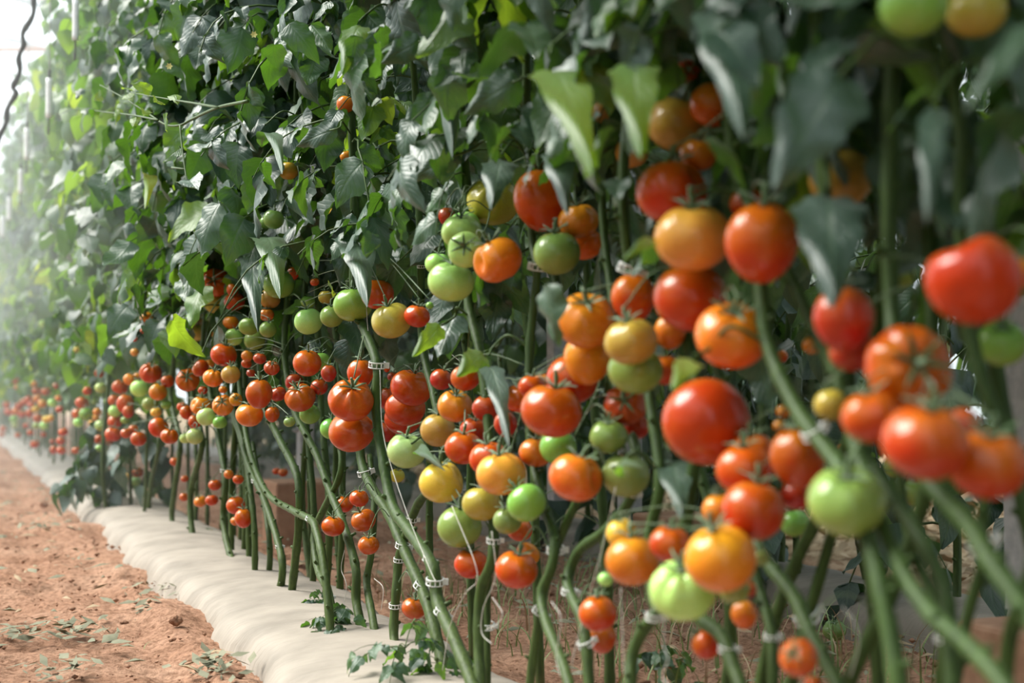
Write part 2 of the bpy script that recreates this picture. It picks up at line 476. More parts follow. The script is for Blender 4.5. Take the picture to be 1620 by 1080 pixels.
# single tomatoes: x:y:width:code:v:label
LONE = """
1585:543:76:G1t:0.10:green tomato with dark calyx hanging before the grey steel post
1340:793:120:G1t:-0.05:large green tomato with dark stalk hanging between two thick right stems
1257:827:44:G:0.25:round green tomato just left below the large green right one
1425:433:46:G:0.25:shaded dull green tomato left of the big lobed red pair
1445:8:104:G:-0.06:blurred yellowish green tomato cut by the top edge of the photo
1545:18:92:M:0.0:dark shaded olive tomato beside the one cut by the top edge
1330:282:98:M:0.06:dark olive tomato hidden behind big shaded leaf at upper right
1433:270:42:O:0.12:dim orange tomato deep in the dark upper right leaves
1543:352:28:R:0.30:small red tomato right above the big lobed red tomato
1287:545:34:O:0.12:sliver of orange tomato behind the thick diagonal right stem
1237:563:18:R:0.30:tiny red tomato seen between right stems above the thick fork
1332:707:14:O:0.35:tiny orange tomato showing between stems above the large green one
1420:737:42:G:0.45:green tomato behind the diagonal stem at lower right
1452:778:50:G:0.45:green tomato behind stem, lower of two at lower right
1118:1018:48:R0l:0.05:red tomato low on the left of short cut stem
1177:971:40:O:0.03:small orange tomato hanging right above the short cut stem
1263:1040:60:R2f:-0.03:lobed red tomato facing camera at the bottom edge
1287:1080:26:R:0.02:red tomato cut by the bottom edge beneath the lobed one
745:891:52:R1:0.0:red tomato left of the double upright stem, its calyx showing
817:901:66:R1:0.0:large low red tomato right of the double upright stem
835:876:38:O1r:0.06:orange red tomato with star calyx tucked behind large low red one
822:838:40:R:0.10:red tomato under the green middle pair, above the low red pair
958:916:23:L:-0.02:tiny pale green tomato hanging alone on a thin stalk
946:970:58:R0:0.0:red tomato beside white string, upper of a low pair
952:1008:44:R:0.04:orange red tomato, lower of the low pair by white string
655:962:38:R1:0.05:red tomato low behind the crossing front stems
583:862:33:R1:0.0:red tomato, lowest of the small fruits left of front stem
575:823:39:R1:0.02:red tomato above the lowest small fruit left of front stem
545:797:27:R:0.03:red tomato high left in the small group left of front stem
568:788:30:R:0.0:red tomato highest in the small group left of front stem
527:832:36:R1:-0.02:red tomato at left end of small group with star calyx
547:165:28:O:-0.02:orange tomato peeking from leaves high at left of centre
548:247:20:O:0.0:small orange spot of tomato in leaves below the high one
456:270:30:Y:-0.06:yellow orange tomato half hidden in leaves, upper left
532:340:26:Y:0.0:yellow orange tomato half hidden above the green row
433:347:32:G:-0.06:green tomato in leaves, right one of upper left pair
420:352:20:G:-0.06:small green tomato in leaves, left one of upper left pair
314:526:30:M:0.06:shaded olive tomato under curled leaf left of the mixed cluster
315:506:30:M:0.10:dark tomato behind curled leaf left of the mixed cluster
331:523:20:Y:0.06:yellowish tomato beside the shaded olive one under curled leaf
232:502:19:O:-0.14:orange tomato in leaves above the third cluster
213:557:13:Y:-0.14:small yellow tomato just above the third cluster
227:523:10:R:-0.14:tiny red tomato beneath the orange one above third cluster
202:509:12:R:-0.14:small red tomato left of the orange one above third cluster
213:536:9:R:-0.14:tiny red tomato between the orange and yellow ones
122:553:10:Y:-0.15:tiny yellow tomato above the narrow second cluster
67:511:12:L:-0.2:pale green tomato high in leaves at far left
117:456:12:L:-0.2:pale green tomato highest in leaves at far left
203:753:16:Y:0.0:yellowish tomato low in the leafy far plant
218:747:18:R:0.0:red tomato low in the leafy far plant
215:761:16:L:0.0:pale green tomato low in the leafy far plant
277:730:16:R:0.0:red tomato highest among low far stems
292:757:12:R:0.0:tiny red tomato among low far stems, left one
340:767:20:R1:0.0:flat red tomato among low far stems, above the lone pair
362:750:15:O:0.0:orange tomato beside a white clip among low far stems
377:758:17:R:0.0:red tomato just right of the orange one among far stems
291:786:14:R:0.0:red tomato on the left in the low far stems
317:793:20:O:0.0:orange tomato beside the red one on low far stems
335:791:20:R:0.0:red tomato right of the orange one on low far stems
373:799:29:R0:-0.02:red tomato, upper of the low overlapping pair by far stems
385:819:27:R3:-0.02:orange red tomato, lower of the overlapping pair by far stems
373:824:16:O:0.0:small orange tomato behind the lower of the overlapping pair
448:747:15:R:0.3:bright red tomato far behind between stems, right one
437:745:12:R:0.3:bright red tomato far behind between stems, left one
612:583:10:R:0.1:tiny red tomato bud just right of the ladder clip
"""
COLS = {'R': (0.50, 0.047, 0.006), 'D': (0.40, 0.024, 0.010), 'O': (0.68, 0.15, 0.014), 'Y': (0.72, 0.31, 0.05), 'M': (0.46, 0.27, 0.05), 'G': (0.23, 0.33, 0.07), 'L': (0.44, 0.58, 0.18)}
CWORD = {'R': 'ripe red', 'D': 'dark red', 'O': 'orange', 'Y': 'golden yellow', 'M': 'olive brown', 'G': 'green', 'L': 'pale green'}

class Tm:
    pass

def parse_code(t, code):
    t.c = code[0]
    t.shape = None; t.axis = 'u'; t.hide = False
    for ch in code[1:]:
        if ch.isdigit(): t.shape = int(ch)
        elif ch == 'h': t.hide = True
        else: t.axis = ch

tomatoes = []
cur = None
clusters = {}
for line in TOM.strip().splitlines():
    if '|' in line:
        k, v, d = line.split('|')
        cur = (k, float(v), d)
        clusters[k] = []
        continue
    toks = line.split()
    for i, tk in enumerate(toks):
        a = tk.split(':')
        t = Tm()
        t.x, t.y, t.d = float(a[0]), float(a[1]), float(a[2]) * 1.06
        parse_code(t, a[3])
        t.cl, t.v, t.desc = cur
        t.pri = len(tomatoes)
        t.label = None
        t.v += 0.05 * (1 - i / max(1, len(toks) - 1)) - 0.02
        tomatoes.append(t)
        clusters[t.cl].append(t)
for line in LONE.strip().splitlines():
    a = line.split(':')
    t = Tm()
    t.x, t.y, t.d = float(a[0]), float(a[1]), float(a[2]) * 1.05
    parse_code(t, a[3])
    t.v = float(a[4]); t.label = a[5]; t.cl = None; t.desc = ''
    t.pri = len(tomatoes)
    tomatoes.append(t)

for t in tomatoes:
    t.ray = ray(t.x, t.y)
    p = on_row(t.x, t.y, t.v)
    t.z = (p[1]) / t.ray[1]
# settle fruit against each other so none run into one another
for it in range(80):
    moved = False
    P = np.array([np.array((0, 0, CAM_H)) + t.ray * t.z for t in tomatoes])
    R = np.array([t.d * t.z / F * 0.5 for t in tomatoes])
    D = np.linalg.norm(P[:, None] - P[None], axis=2)
    S = (R[:, None] + R[None]) * 0.97
    I, J = np.where(np.triu(D < S, 1))
    for i, j in zip(I, J):
        a, b = tomatoes[i], tomatoes[j]
        if a.cl is not None and a.cl == b.cl:
            front, back = (b, a)
        else:
            front, back = (a, b) if a.z < b.z else (b, a)
        lat = math.hypot(a.x - b.x, a.y - b.y) / F * (a.z + b.z) / 2
        need = math.sqrt(max(0, S[i, j] ** 2 - lat ** 2))
        gap = back.z - front.z
        if gap < need:
            e = (need - gap) * 0.5 + 0.0005
            front.z -= e * 0.6; back.z += e * 0.6
            moved = True
    if not moved: break
for t in tomatoes:
    t.p = np.array((0, 0, CAM_H)) + t.ray * t.z
    t.r = t.d * t.z / F * 0.5
TX = np.array([t.x for t in tomatoes]); TY = np.array([t.y for t in tomatoes])
TR = np.array([t.d / 2 for t in tomatoes]); TZ = np.array([t.z for t in tomatoes])
THIDE = np.array([0.45 if t.hide else (0.8 if t.d > 24 else 1.0) for t in tomatoes])

ORD = ['', '', 'second ', 'third ', 'fourth ', 'fifth ', 'sixth ', 'seventh ', 'eighth ', 'ninth ', 'tenth ', 'eleventh ', 'twelfth ', 'thirteenth ', 'fourteenth ', 'fifteenth ', 'sixteenth ', 'seventeenth ', 'eighteenth ', 'nineteenth ', 'twentieth ']
for k, ts in clusters.items():
    for c in COLS:
        same = sorted([t for t in ts if t.c == c], key=lambda q: q.y)
        for i, t in enumerate(same):
            if len(same) == 1: rk = 'the only one'
            elif i == len(same) - 1: rk = 'lowest one'
            else: rk = ORD[i + 1] + 'highest one'
            t.label = '%s tomato, %s in %s' % (CWORD[c], rk, t.desc)
    if k == 'gs':
        ts[0].label = 'huge glossy red tomato showing its blossom end, right of centre'

# ---- tomato meshes (unit radius; z axis towards the calyx)
def tomato_mesh(kind):
    nt_, np_ = 22, 36
    th = np.linspace(0, math.pi, nt_)
    ph = np.linspace(0, 2 * math.pi, np_, endpoint=False)
    T_, P_ = np.meshgrid(th, ph, indexing='ij')
    s, c = np.sin(T_), np.cos(T_)
    top = np.clip(c, 0, 1)
    if kind == 0: n, amp, obl = 5, 0.015, 0.93
    elif kind == 1: n, amp, obl = 5, 0.055, 0.85
    elif kind == 2: n, amp, obl = 8, 0.085, 0.85
    elif kind == 3: n, amp, obl = 4, 0.045, 1.06
    else: n, amp, obl = 3, 0.04, 0.86
    lob = np.cos(n * P_ + 0.6 * np.sin(2 * P_)) * 0.6 + 0.4 * np.cos((n - 2) * P_ + 1.0)
    w = 0.25 + 0.75 * np.clip(top * 1.3, 0, 1)
    r = 1 + amp * lob * w * s
    if kind == 3:
        r *= 1 + 0.10 * np.clip(-c, 0, 1) ** 3
        r *= 1 - 0.07 * np.clip(-c, 0, 1) * s
    if kind == 4:
        d = np.abs(((P_ - 0.0 + math.pi) % (2 * math.pi)) - math.pi)
        r *= 1 - 0.42 * np.exp(-(d / 0.45) ** 2) * np.exp(-((c - 0.25) / 0.6) ** 2)
    x, y, z = r * s * np.cos(P_), r * s * np.sin(P_), r * c * obl
    dim = 0.20 if kind in (1, 2, 4) else 0.12
    z = z - dim * np.exp(-(s / 0.30) ** 2) * (c > 0) + 0.05 * np.exp(-(s / 0.2) ** 2) * (c < 0)
    if kind == 2:
        z -= 0.07 * top ** 2 * np.clip(-lob, 0, 1)
    V = [(0, 0, z[0, 0])]
    for i in range(1, nt_ - 1):
        V += list(zip(x[i], y[i], z[i]))
    V.append((0, 0, z[-1, 0]))
    V = np.array(V)
    V[:, :2] /= np.max(np.hypot(V[:, 0], V[:, 1]))
    Fc = []
    for k in range(np_):
        Fc.append((0, 1 + k, 1 + (k + 1) % np_))
    for i in range(nt_ - 3):
        for k in range(np_):
            a, b = 1 + i * np_, 1 + (i + 1) * np_
            k2 = (k + 1) % np_
            Fc.append((a + k, b + k, b + k2, a + k2))
    last = len(V) - 1
    a = 1 + (nt_ - 3) * np_
    for k in range(np_):
        Fc.append((a + k, last, a + (k + 1) % np_))
    mb = MB(); mb.add(V, Fc)
    # the little corky blossom scar
    zb = V[:, 2].min()
    me = mb.mesh('tomato_fruit', [M_TOM])
    return me, z[0, 0]

def calyx_mesh(z0, seed):
    rg = random.Random(seed)
    mb = MB()
    n = rg.choice((5, 6, 6))
    for k in range(n):
        a = 2 * math.pi * (k + rg.uniform(-.15, .15)) / n
        ln = rg.uniform(0.50, 0.72); lift = rg.uniform(-0.02, 0.22)
        pts = []
        for j in range(6):
            t_ = j / 5
            rr = 0.06 + ln * t_
            hz = z0 + 0.06 + 0.22 * min(1, rr / 0.4) * (1 - t_ * .25) + lift * t_ * t_ * 1.4
            wd = 0.085 * (1 - t_) ** 0.7 * (0.6 + 0.8 * t_) + 0.006
            ca, sa = math.cos(a), math.sin(a)
            for q, dz in ((-1, -0.02), (0, 0.03), (1, -0.02)):
                pts.append((rr * ca - q * wd * sa, rr * sa + q * wd * ca, hz + dz))
        fc = [(j * 3 + i, j * 3 + i + 1, j * 3 + i + 4, j * 3 + i + 3) for j in range(5) for i in range(2)]
        mb.add(pts, fc)
    bend = rg.uniform(-.25, .25)
    st = [(0, 0, z0), (0.02, 0, z0 + 0.2), (bend * .4, 0.02, z0 + 0.42), (bend, 0.05, z0 + 0.66)]
    v, f = tube_data(catmull(st, 3), [0.085, .075, .07, .065, .065, .075, .095, .075, .06, .06], 6)
    mb.add(v, f)
    return mb.mesh('calyx', [M_CALYX])

FRUIT = [tomato_mesh(k) for k in range(5)]
CALYX = [[calyx_mesh(FRUIT[k][1], 10 * k + j) for j in range(3)] for k in range(5)]

def axis_vec(t, rg):
    g = lambda s: rg.gauss(0, s)
    tow = -t.ray / np.linalg.norm(t.ray)
    rt = np.array((1.0, 0, 0))
    a = {'u': UP + 0.16 * tow, 't': UP * 0.8 + 0.62 * tow, 'f': tow + 0.30 * UP, 'a': -tow * 0.95 + 0.45 * UP, 'l': UP * 0.7 - rt * 0.7, 'r': UP * 0.7 + rt * 0.7}[t.axis]
    a = a + np.array((g(.16), g(.12), g(.06)))
    return a / np.linalg.norm(a)

rg = random.Random(3)
for t in tomatoes:
    if t.shape is None: t.shape = rg.choice((0, 0, 1, 1, 1, 2, 3)) if t.c in 'RDO' else rg.choice((0, 0, 1))
    ax = axis_vec(t, rg)
    t.ax = ax
    q = Vector(ax).to_track_quat('Z', 'Y')
    spin = rg.uniform(0, 6.28)
    rot = q.to_matrix().to_4x4() @ Matrix.Rotation(spin, 4, 'Z')
    cleft = {786: (-.9, -.4, .3), 1065: (.85, -.5, .1), 700: (.25, -.2, .9), 912: (.75, -.4, .45), 1540: (-.6, -.3, .75)}.get(int(t.x))
    if t.shape == 4 and cleft:
        zz = Vector(ax); xx = Vector(cleft); xx = (xx - zz * xx.dot(zz)).normalized(); yy = zz.cross(xx)
        rot = Matrix((xx, yy, zz)).transposed().to_4x4()
    M = Matrix.Translation(Vector(t.p)) @ rot @ Matrix.Diagonal((t.r, t.r, t.r, 1))
    ov = link_mesh('tomato', FRUIT[t.shape][0])
    ov.matrix_world = M
    c = COLS[t.c]
    j = lambda: rg.uniform(0.88, 1.1)
    ov.color = (c[0] * j(), c[1] * rg.uniform(.8, 1.35), c[2] * j(), 1)
    tag(ov, t.label, 'tomato', ('tomatoes in ' + t.desc) if t.cl else 'single tomatoes between the stems and leaves')
    t.tip = t.p + ax * t.r * (FRUIT[t.shape][1] + 0.6)
    if t.d >= 13:
        cx = link_mesh('calyx', CALYX[t.shape][rg.randrange(3)], ov, Vector((0, 0, 0)))
    t.obj = ov

# ---------------------------------------------------------------- leaflet templates
def leaflet_template(hi, seed):
    rg = np.random.default_rng(seed)
    nx, ny = (7, 14) if hi else (3, 6)
    xs = np.linspace(-1, 1, nx); ts = np.linspace(0, 1, ny)
    X, T_ = np.meshgrid(xs, ts)
    prof = np.sin(math.pi * np.clip(T_, 0, 1) ** 0.72) ** 0.85 * (1 - 0.25 * T_)
    lobes = 1 + 0.07 * np.cos(2 * math.pi * (T_ * rg.uniform(2.2, 3.4) + rg.uniform(0, 1))) * np.abs(X) ** 2 if hi else 1.0
    wid = rg.uniform(0.32, 0.44)
    asym = 1 + 0.12 * rg.uniform(-1, 1) * np.sign(X)
    x = X * prof * wid * lobes * asym
    droop = rg.uniform(0.1, 0.5); cup = rg.uniform(-0.3, 0.45); twist = rg.uniform(-0.6, 0.6)
    wave = rg.uniform(0.02, 0.06)
    z = -droop * T_ ** 2.2 + cup * np.abs(x) * 0.9 + wave * np.sin(T_ * 13 + X * 2 + rg.uniform(0, 6)) * np.abs(X) + twist * x * T_
    z += 0.02 * np.sin(T_ * 9 * math.pi) * np.abs(X) * (1 if hi else 0)
    bend = rg.uniform(-0.12, 0.12)
    y = T_ * (1 - 0.25 * droop * T_) - 0.12 * np.abs(X) * prof
    x = x + bend * T_ ** 2
    V = np.stack([x.ravel(), y.ravel(), z.ravel()], 1)
    uv = np.stack([X.ravel(), T_.ravel()], 1)
    f = [(j * nx + i, j * nx + i + 1, (j + 1) * nx + i + 1, (j + 1) * nx + i) for j in range(ny - 1) for i in range(nx - 1)]
    return V, np.array(f), uv

HI = [leaflet_template(True, 100 + k) for k in range(10)]
LO = [leaflet_template(False, 200 + k) for k in range(8)]

def norm(a):
    return a / (np.linalg.norm(a, axis=-1, keepdims=True) + 1e-12)

class Foliage:
    """leaves of one plant: leaflets and their stalks, gathered into one mesh"""
    def __init__(s):
        s.b, s.d, s.n, s.L, s.t = [], [], [], [], []
        s.stalks = []
    def leaf(s, base, az, length, size, tint, rise=0.5, pairs=3, fall=1.0):
        rg = RNG
        n = 8
        out = np.array((math.cos(az), math.sin(az), 0))
        sd = np.array((-math.sin(az), math.cos(az), 0))
        pts = [np.array(base, float)]
        el = rise
        step = length / (n - 1)
        for i in range(1, n):
            el -= fall * rg.uniform(0.8, 1.5) * 1.5 / n
            pts.append(pts[-1] + step * (out * math.cos(el) + UP * math.sin(el) + sd * rg.normal(0, .08)))
        pts = np.array(pts)
        s.stalks.append((pts, 0.0028 * length / 0.3))
        tan = norm(np.gradient(pts, axis=0))
        def put(i, dr, sz):
            dr = dr + np.array((0, 0, -0.35 - 0.5 * rg.random())) + rg.normal(0, .22, 3)
            dr = norm(dr)
            nn = UP * 0.8 + out * 0.35 + rg.normal(0, .42, 3)
            nn = norm(nn - dr * nn.dot(dr))
            s.b.append(pts[i]); s.d.append(dr); s.n.append(nn); s.L.append(size * sz * rg.uniform(.8, 1.2)); s.t.append(np.clip(tint + rg.normal(0, .09), 0, 1))
        for k in range(pairs):
            i = min(n - 1, 3 + k + (k > 1))
            for q in (-1, 1):
                put(i, tan[i] * 0.45 + sd * q * 0.9, (0.72, 0.95, 1.0, .9)[k])
        put(n - 1, tan[n - 1], 1.2)
    def build(s, name, parent, hi_depth=4.6, reject=True, loc=None):
        if not s.b: return None
        b, d, nn, L, tt = (np.array(q) for q in (s.b, s.d, s.n, s.L, s.t))
        side = np.cross(d, nn)
        if reject:
            samp = [b + d * (L * q)[:, None] - UP * (L * w)[:, None] + side * (L * sx)[:, None] for q, w, sx in ((.05, 0, 0), (.35, .03, .22), (.35, .03, -.22), (.65, .1, .2), (.65, .1, -.2), (.5, .05, 0), (.95, .25, 0))]
            bad = np.zeros(len(b), bool)
            for sp_ in samp:
                x, y, z = project(sp_)
                hit = ((x[:, None] - TX) ** 2 + (y[:, None] - TY) ** 2 < (TR * THIDE) ** 2) & (z[:, None] < TZ)
                bad |= hit.any(1)
                infr = (x > -100) & (x < 1720) & (y > -100) & (y < 1180)
                bad |= infr & (z < 1.02)
                bad |= (x < 62 - y * .35) & (y < 120) & (x > -50)
                uu, vv = uv_of(sp_)
                bad |= infr & (vv < np.where(uu < 2.6, -.15, np.where(uu < 3.6, -.22, -.33)))
            keep = ~bad
            b, d, nn, L, tt, side = (q[keep] for q in (b, d, nn, L, tt, side))
        vs, fs, uvs, tn, base = [], [], [], [], 0
        _, _, dep = project(b) if loc is None else (0, 0, np.full(len(b), hi_depth + 1))
        for hi in (True, False):
            T_ = HI if hi else LO
            sel = np.where((dep < hi_depth) == hi)[0]
            if not len(sel): continue
            ids = RNG.integers(0, len(T_), len(sel))
            for k in range(len(T_)):
                q = sel[ids == k]
                if not len(q): continue
                V, f, uv = T_[k]
                G = b[q][:, None] + L[q][:, None, None] * (V[None, :, 1:2] * d[q][:, None] + V[None, :, 0:1] * side[q][:, None] + V[None, :, 2:3] * nn[q][:, None])
                m = len(V)
                vs.append(G.reshape(-1, 3))
                fs.append((f[None] + (np.arange(len(q)) * m)[:, None, None] + base).reshape(-1, 4))
                uvs.append(np.tile(uv, (len(q), 1)))
                tn.append(np.repeat(tt[q], m))
                base += m * len(q)
        stv, stf = [], []
        for pts, r in s.stalks:
            if reject:
                x, y, z = project(pts)
                if ((z < 1.02) & (x > -100) & (x < 1720)).any(): continue
                uu, vv = uv_of(pts)
                if ((x > -50) & (x < 1670) & (y > -50) & (vv < np.where(uu < 2.6, -.15, np.where(uu < 3.6, -.22, -.33)))).any(): continue
                hit = ((x[:, None] - TX) ** 2 + (y[:, None] - TY) ** 2 < (TR * 0.8) ** 2) & (z[:, None] < TZ) & (TR > 20)
                if hit.any(): continue
            v, f = tube_data(pts, np.linspace(r, r * .45, len(pts)), 4, False)
            stv.append(v); stf.append(np.array(f) + base); base += len(v)
        nl = sum(len(q) for q in fs)
        V = np.concatenate(vs + stv); Fq = np.concatenate(fs + stf)
        me = bpy.data.meshes.new(name)
        me.vertices.add(len(V)); me.vertices.foreach_set('co', V.ravel())
        me.loops.add(len(Fq) * 4); me.loops.foreach_set('vertex_index', Fq.ravel().astype(np.int32))
        me.polygons.add(len(Fq)); me.polygons.foreach_set('loop_start', np.arange(0, len(Fq) * 4, 4, dtype=np.int32))
        me.materials.append(M_LEAF); me.materials.append(M_STEM)
        mi = np.zeros(len(Fq), np.int32); mi[nl:] = 1
        me.update(calc_edges=True)
        me.polygons.foreach_set('material_index', mi)
        me.polygons.foreach_set('use_smooth', np.ones(len(Fq), bool))
        ns = sum(len(q) for q in stv)
        a = me.attributes.new('tint', 'FLOAT', 'POINT'); a.data.foreach_set('value', np.concatenate(tn + [np.full(ns, .5)]))
        a = me.attributes.new('leafuv', 'FLOAT2', 'POINT'); a.data.foreach_set('vector', np.concatenate(uvs + [np.zeros((ns, 2))]).ravel())
        me.validate()
        return link_mesh(name, me, parent, loc)

def grow(fo, path, h0, h1, step, size=0.082, length=0.30, tint=0.32, fr=None):
    """leaves along the upper part of a stem"""
    P = np.asarray(path)
    h = h0
    az = RNG.uniform(0, 6.28)
    while h < h1:
        i = int(np.argmin(np.abs(P[:, 2] - h)))
        base = P[i] if abs(P[i][2] - h) < 0.15 else np.array((P[-1][0], P[-1][1], h))
        az += 2.4 + RNG.normal(0, .3)
        tn = tint + RNG.normal(0, .10)
        if RNG.random() < .10: tn += 0.35
        near = .78 if uv_of(base)[0] < 2.5 and abs(base[0]) > .01 else 1.0
        fo.leaf(base, az, length * near * RNG.uniform(.7, 1.2), size * near * RNG.uniform(.75, 1.2), tn, rise=RNG.uniform(.1, .9))
        h += step * RNG.uniform(.7, 1.3)

# ---------------------------------------------------------------- plants
def stem_mesh_add(mb, path, r0, r1, sides=9, scars=True, knob=0.14):
    n = len(path)
    rr = np.linspace(r0, r1, n)
    Ls = np.concatenate([[0], np.cumsum(np.linalg.norm(np.diff(path, axis=0), axis=1))])
    sp = 0.062
    ph = RNG.uniform(0, sp)
    d = np.abs(((Ls + ph + sp / 2) % sp) - sp / 2)
    rr = rr * (1 + knob * np.exp(-(d / 0.008) ** 2))
    v, f = tube_data(path, rr, sides)
    mb.add(v, f)
    if scars:
        k = sp - ph
        while k < Ls[-1]:
            i = int(np.argmin(np.abs(Ls - k)))
            if path[i][2] < 0.75:
                a = RNG.uniform(0, 6.28)
                dr = np.array((math.cos(a), math.sin(a), 0.55))
                dr /= np.linalg.norm(dr)
                ln = r0 * RNG.uniform(1.3, 2.1)
                p0 = path[i]
                v, f = tube_data([p0, p0 + dr * ln * .7, p0 + dr * ln], [r0 * .5, r0 * .38, r0 * .34], 6)
                mb.add(v, f)
            k += sp

def resample(path, step=0.011):
    d = np.concatenate([[0], np.cumsum(np.linalg.norm(np.diff(path, axis=0), axis=1))])
    n = max(4, int(d[-1] / step))
    s = np.linspace(0, d[-1], n)
    return np.stack([np.interp(s, d, path[:, k]) for k in range(3)], 1)

def px_path(pts, v, v2=None):
    out = []
    n = len(pts)
    for i, (x, y) in enumerate(pts):
        vv = v if v2 is None else v + (v2 - v) * i / (n - 1)
        out.append(on_row(x, y, vv))
    return out

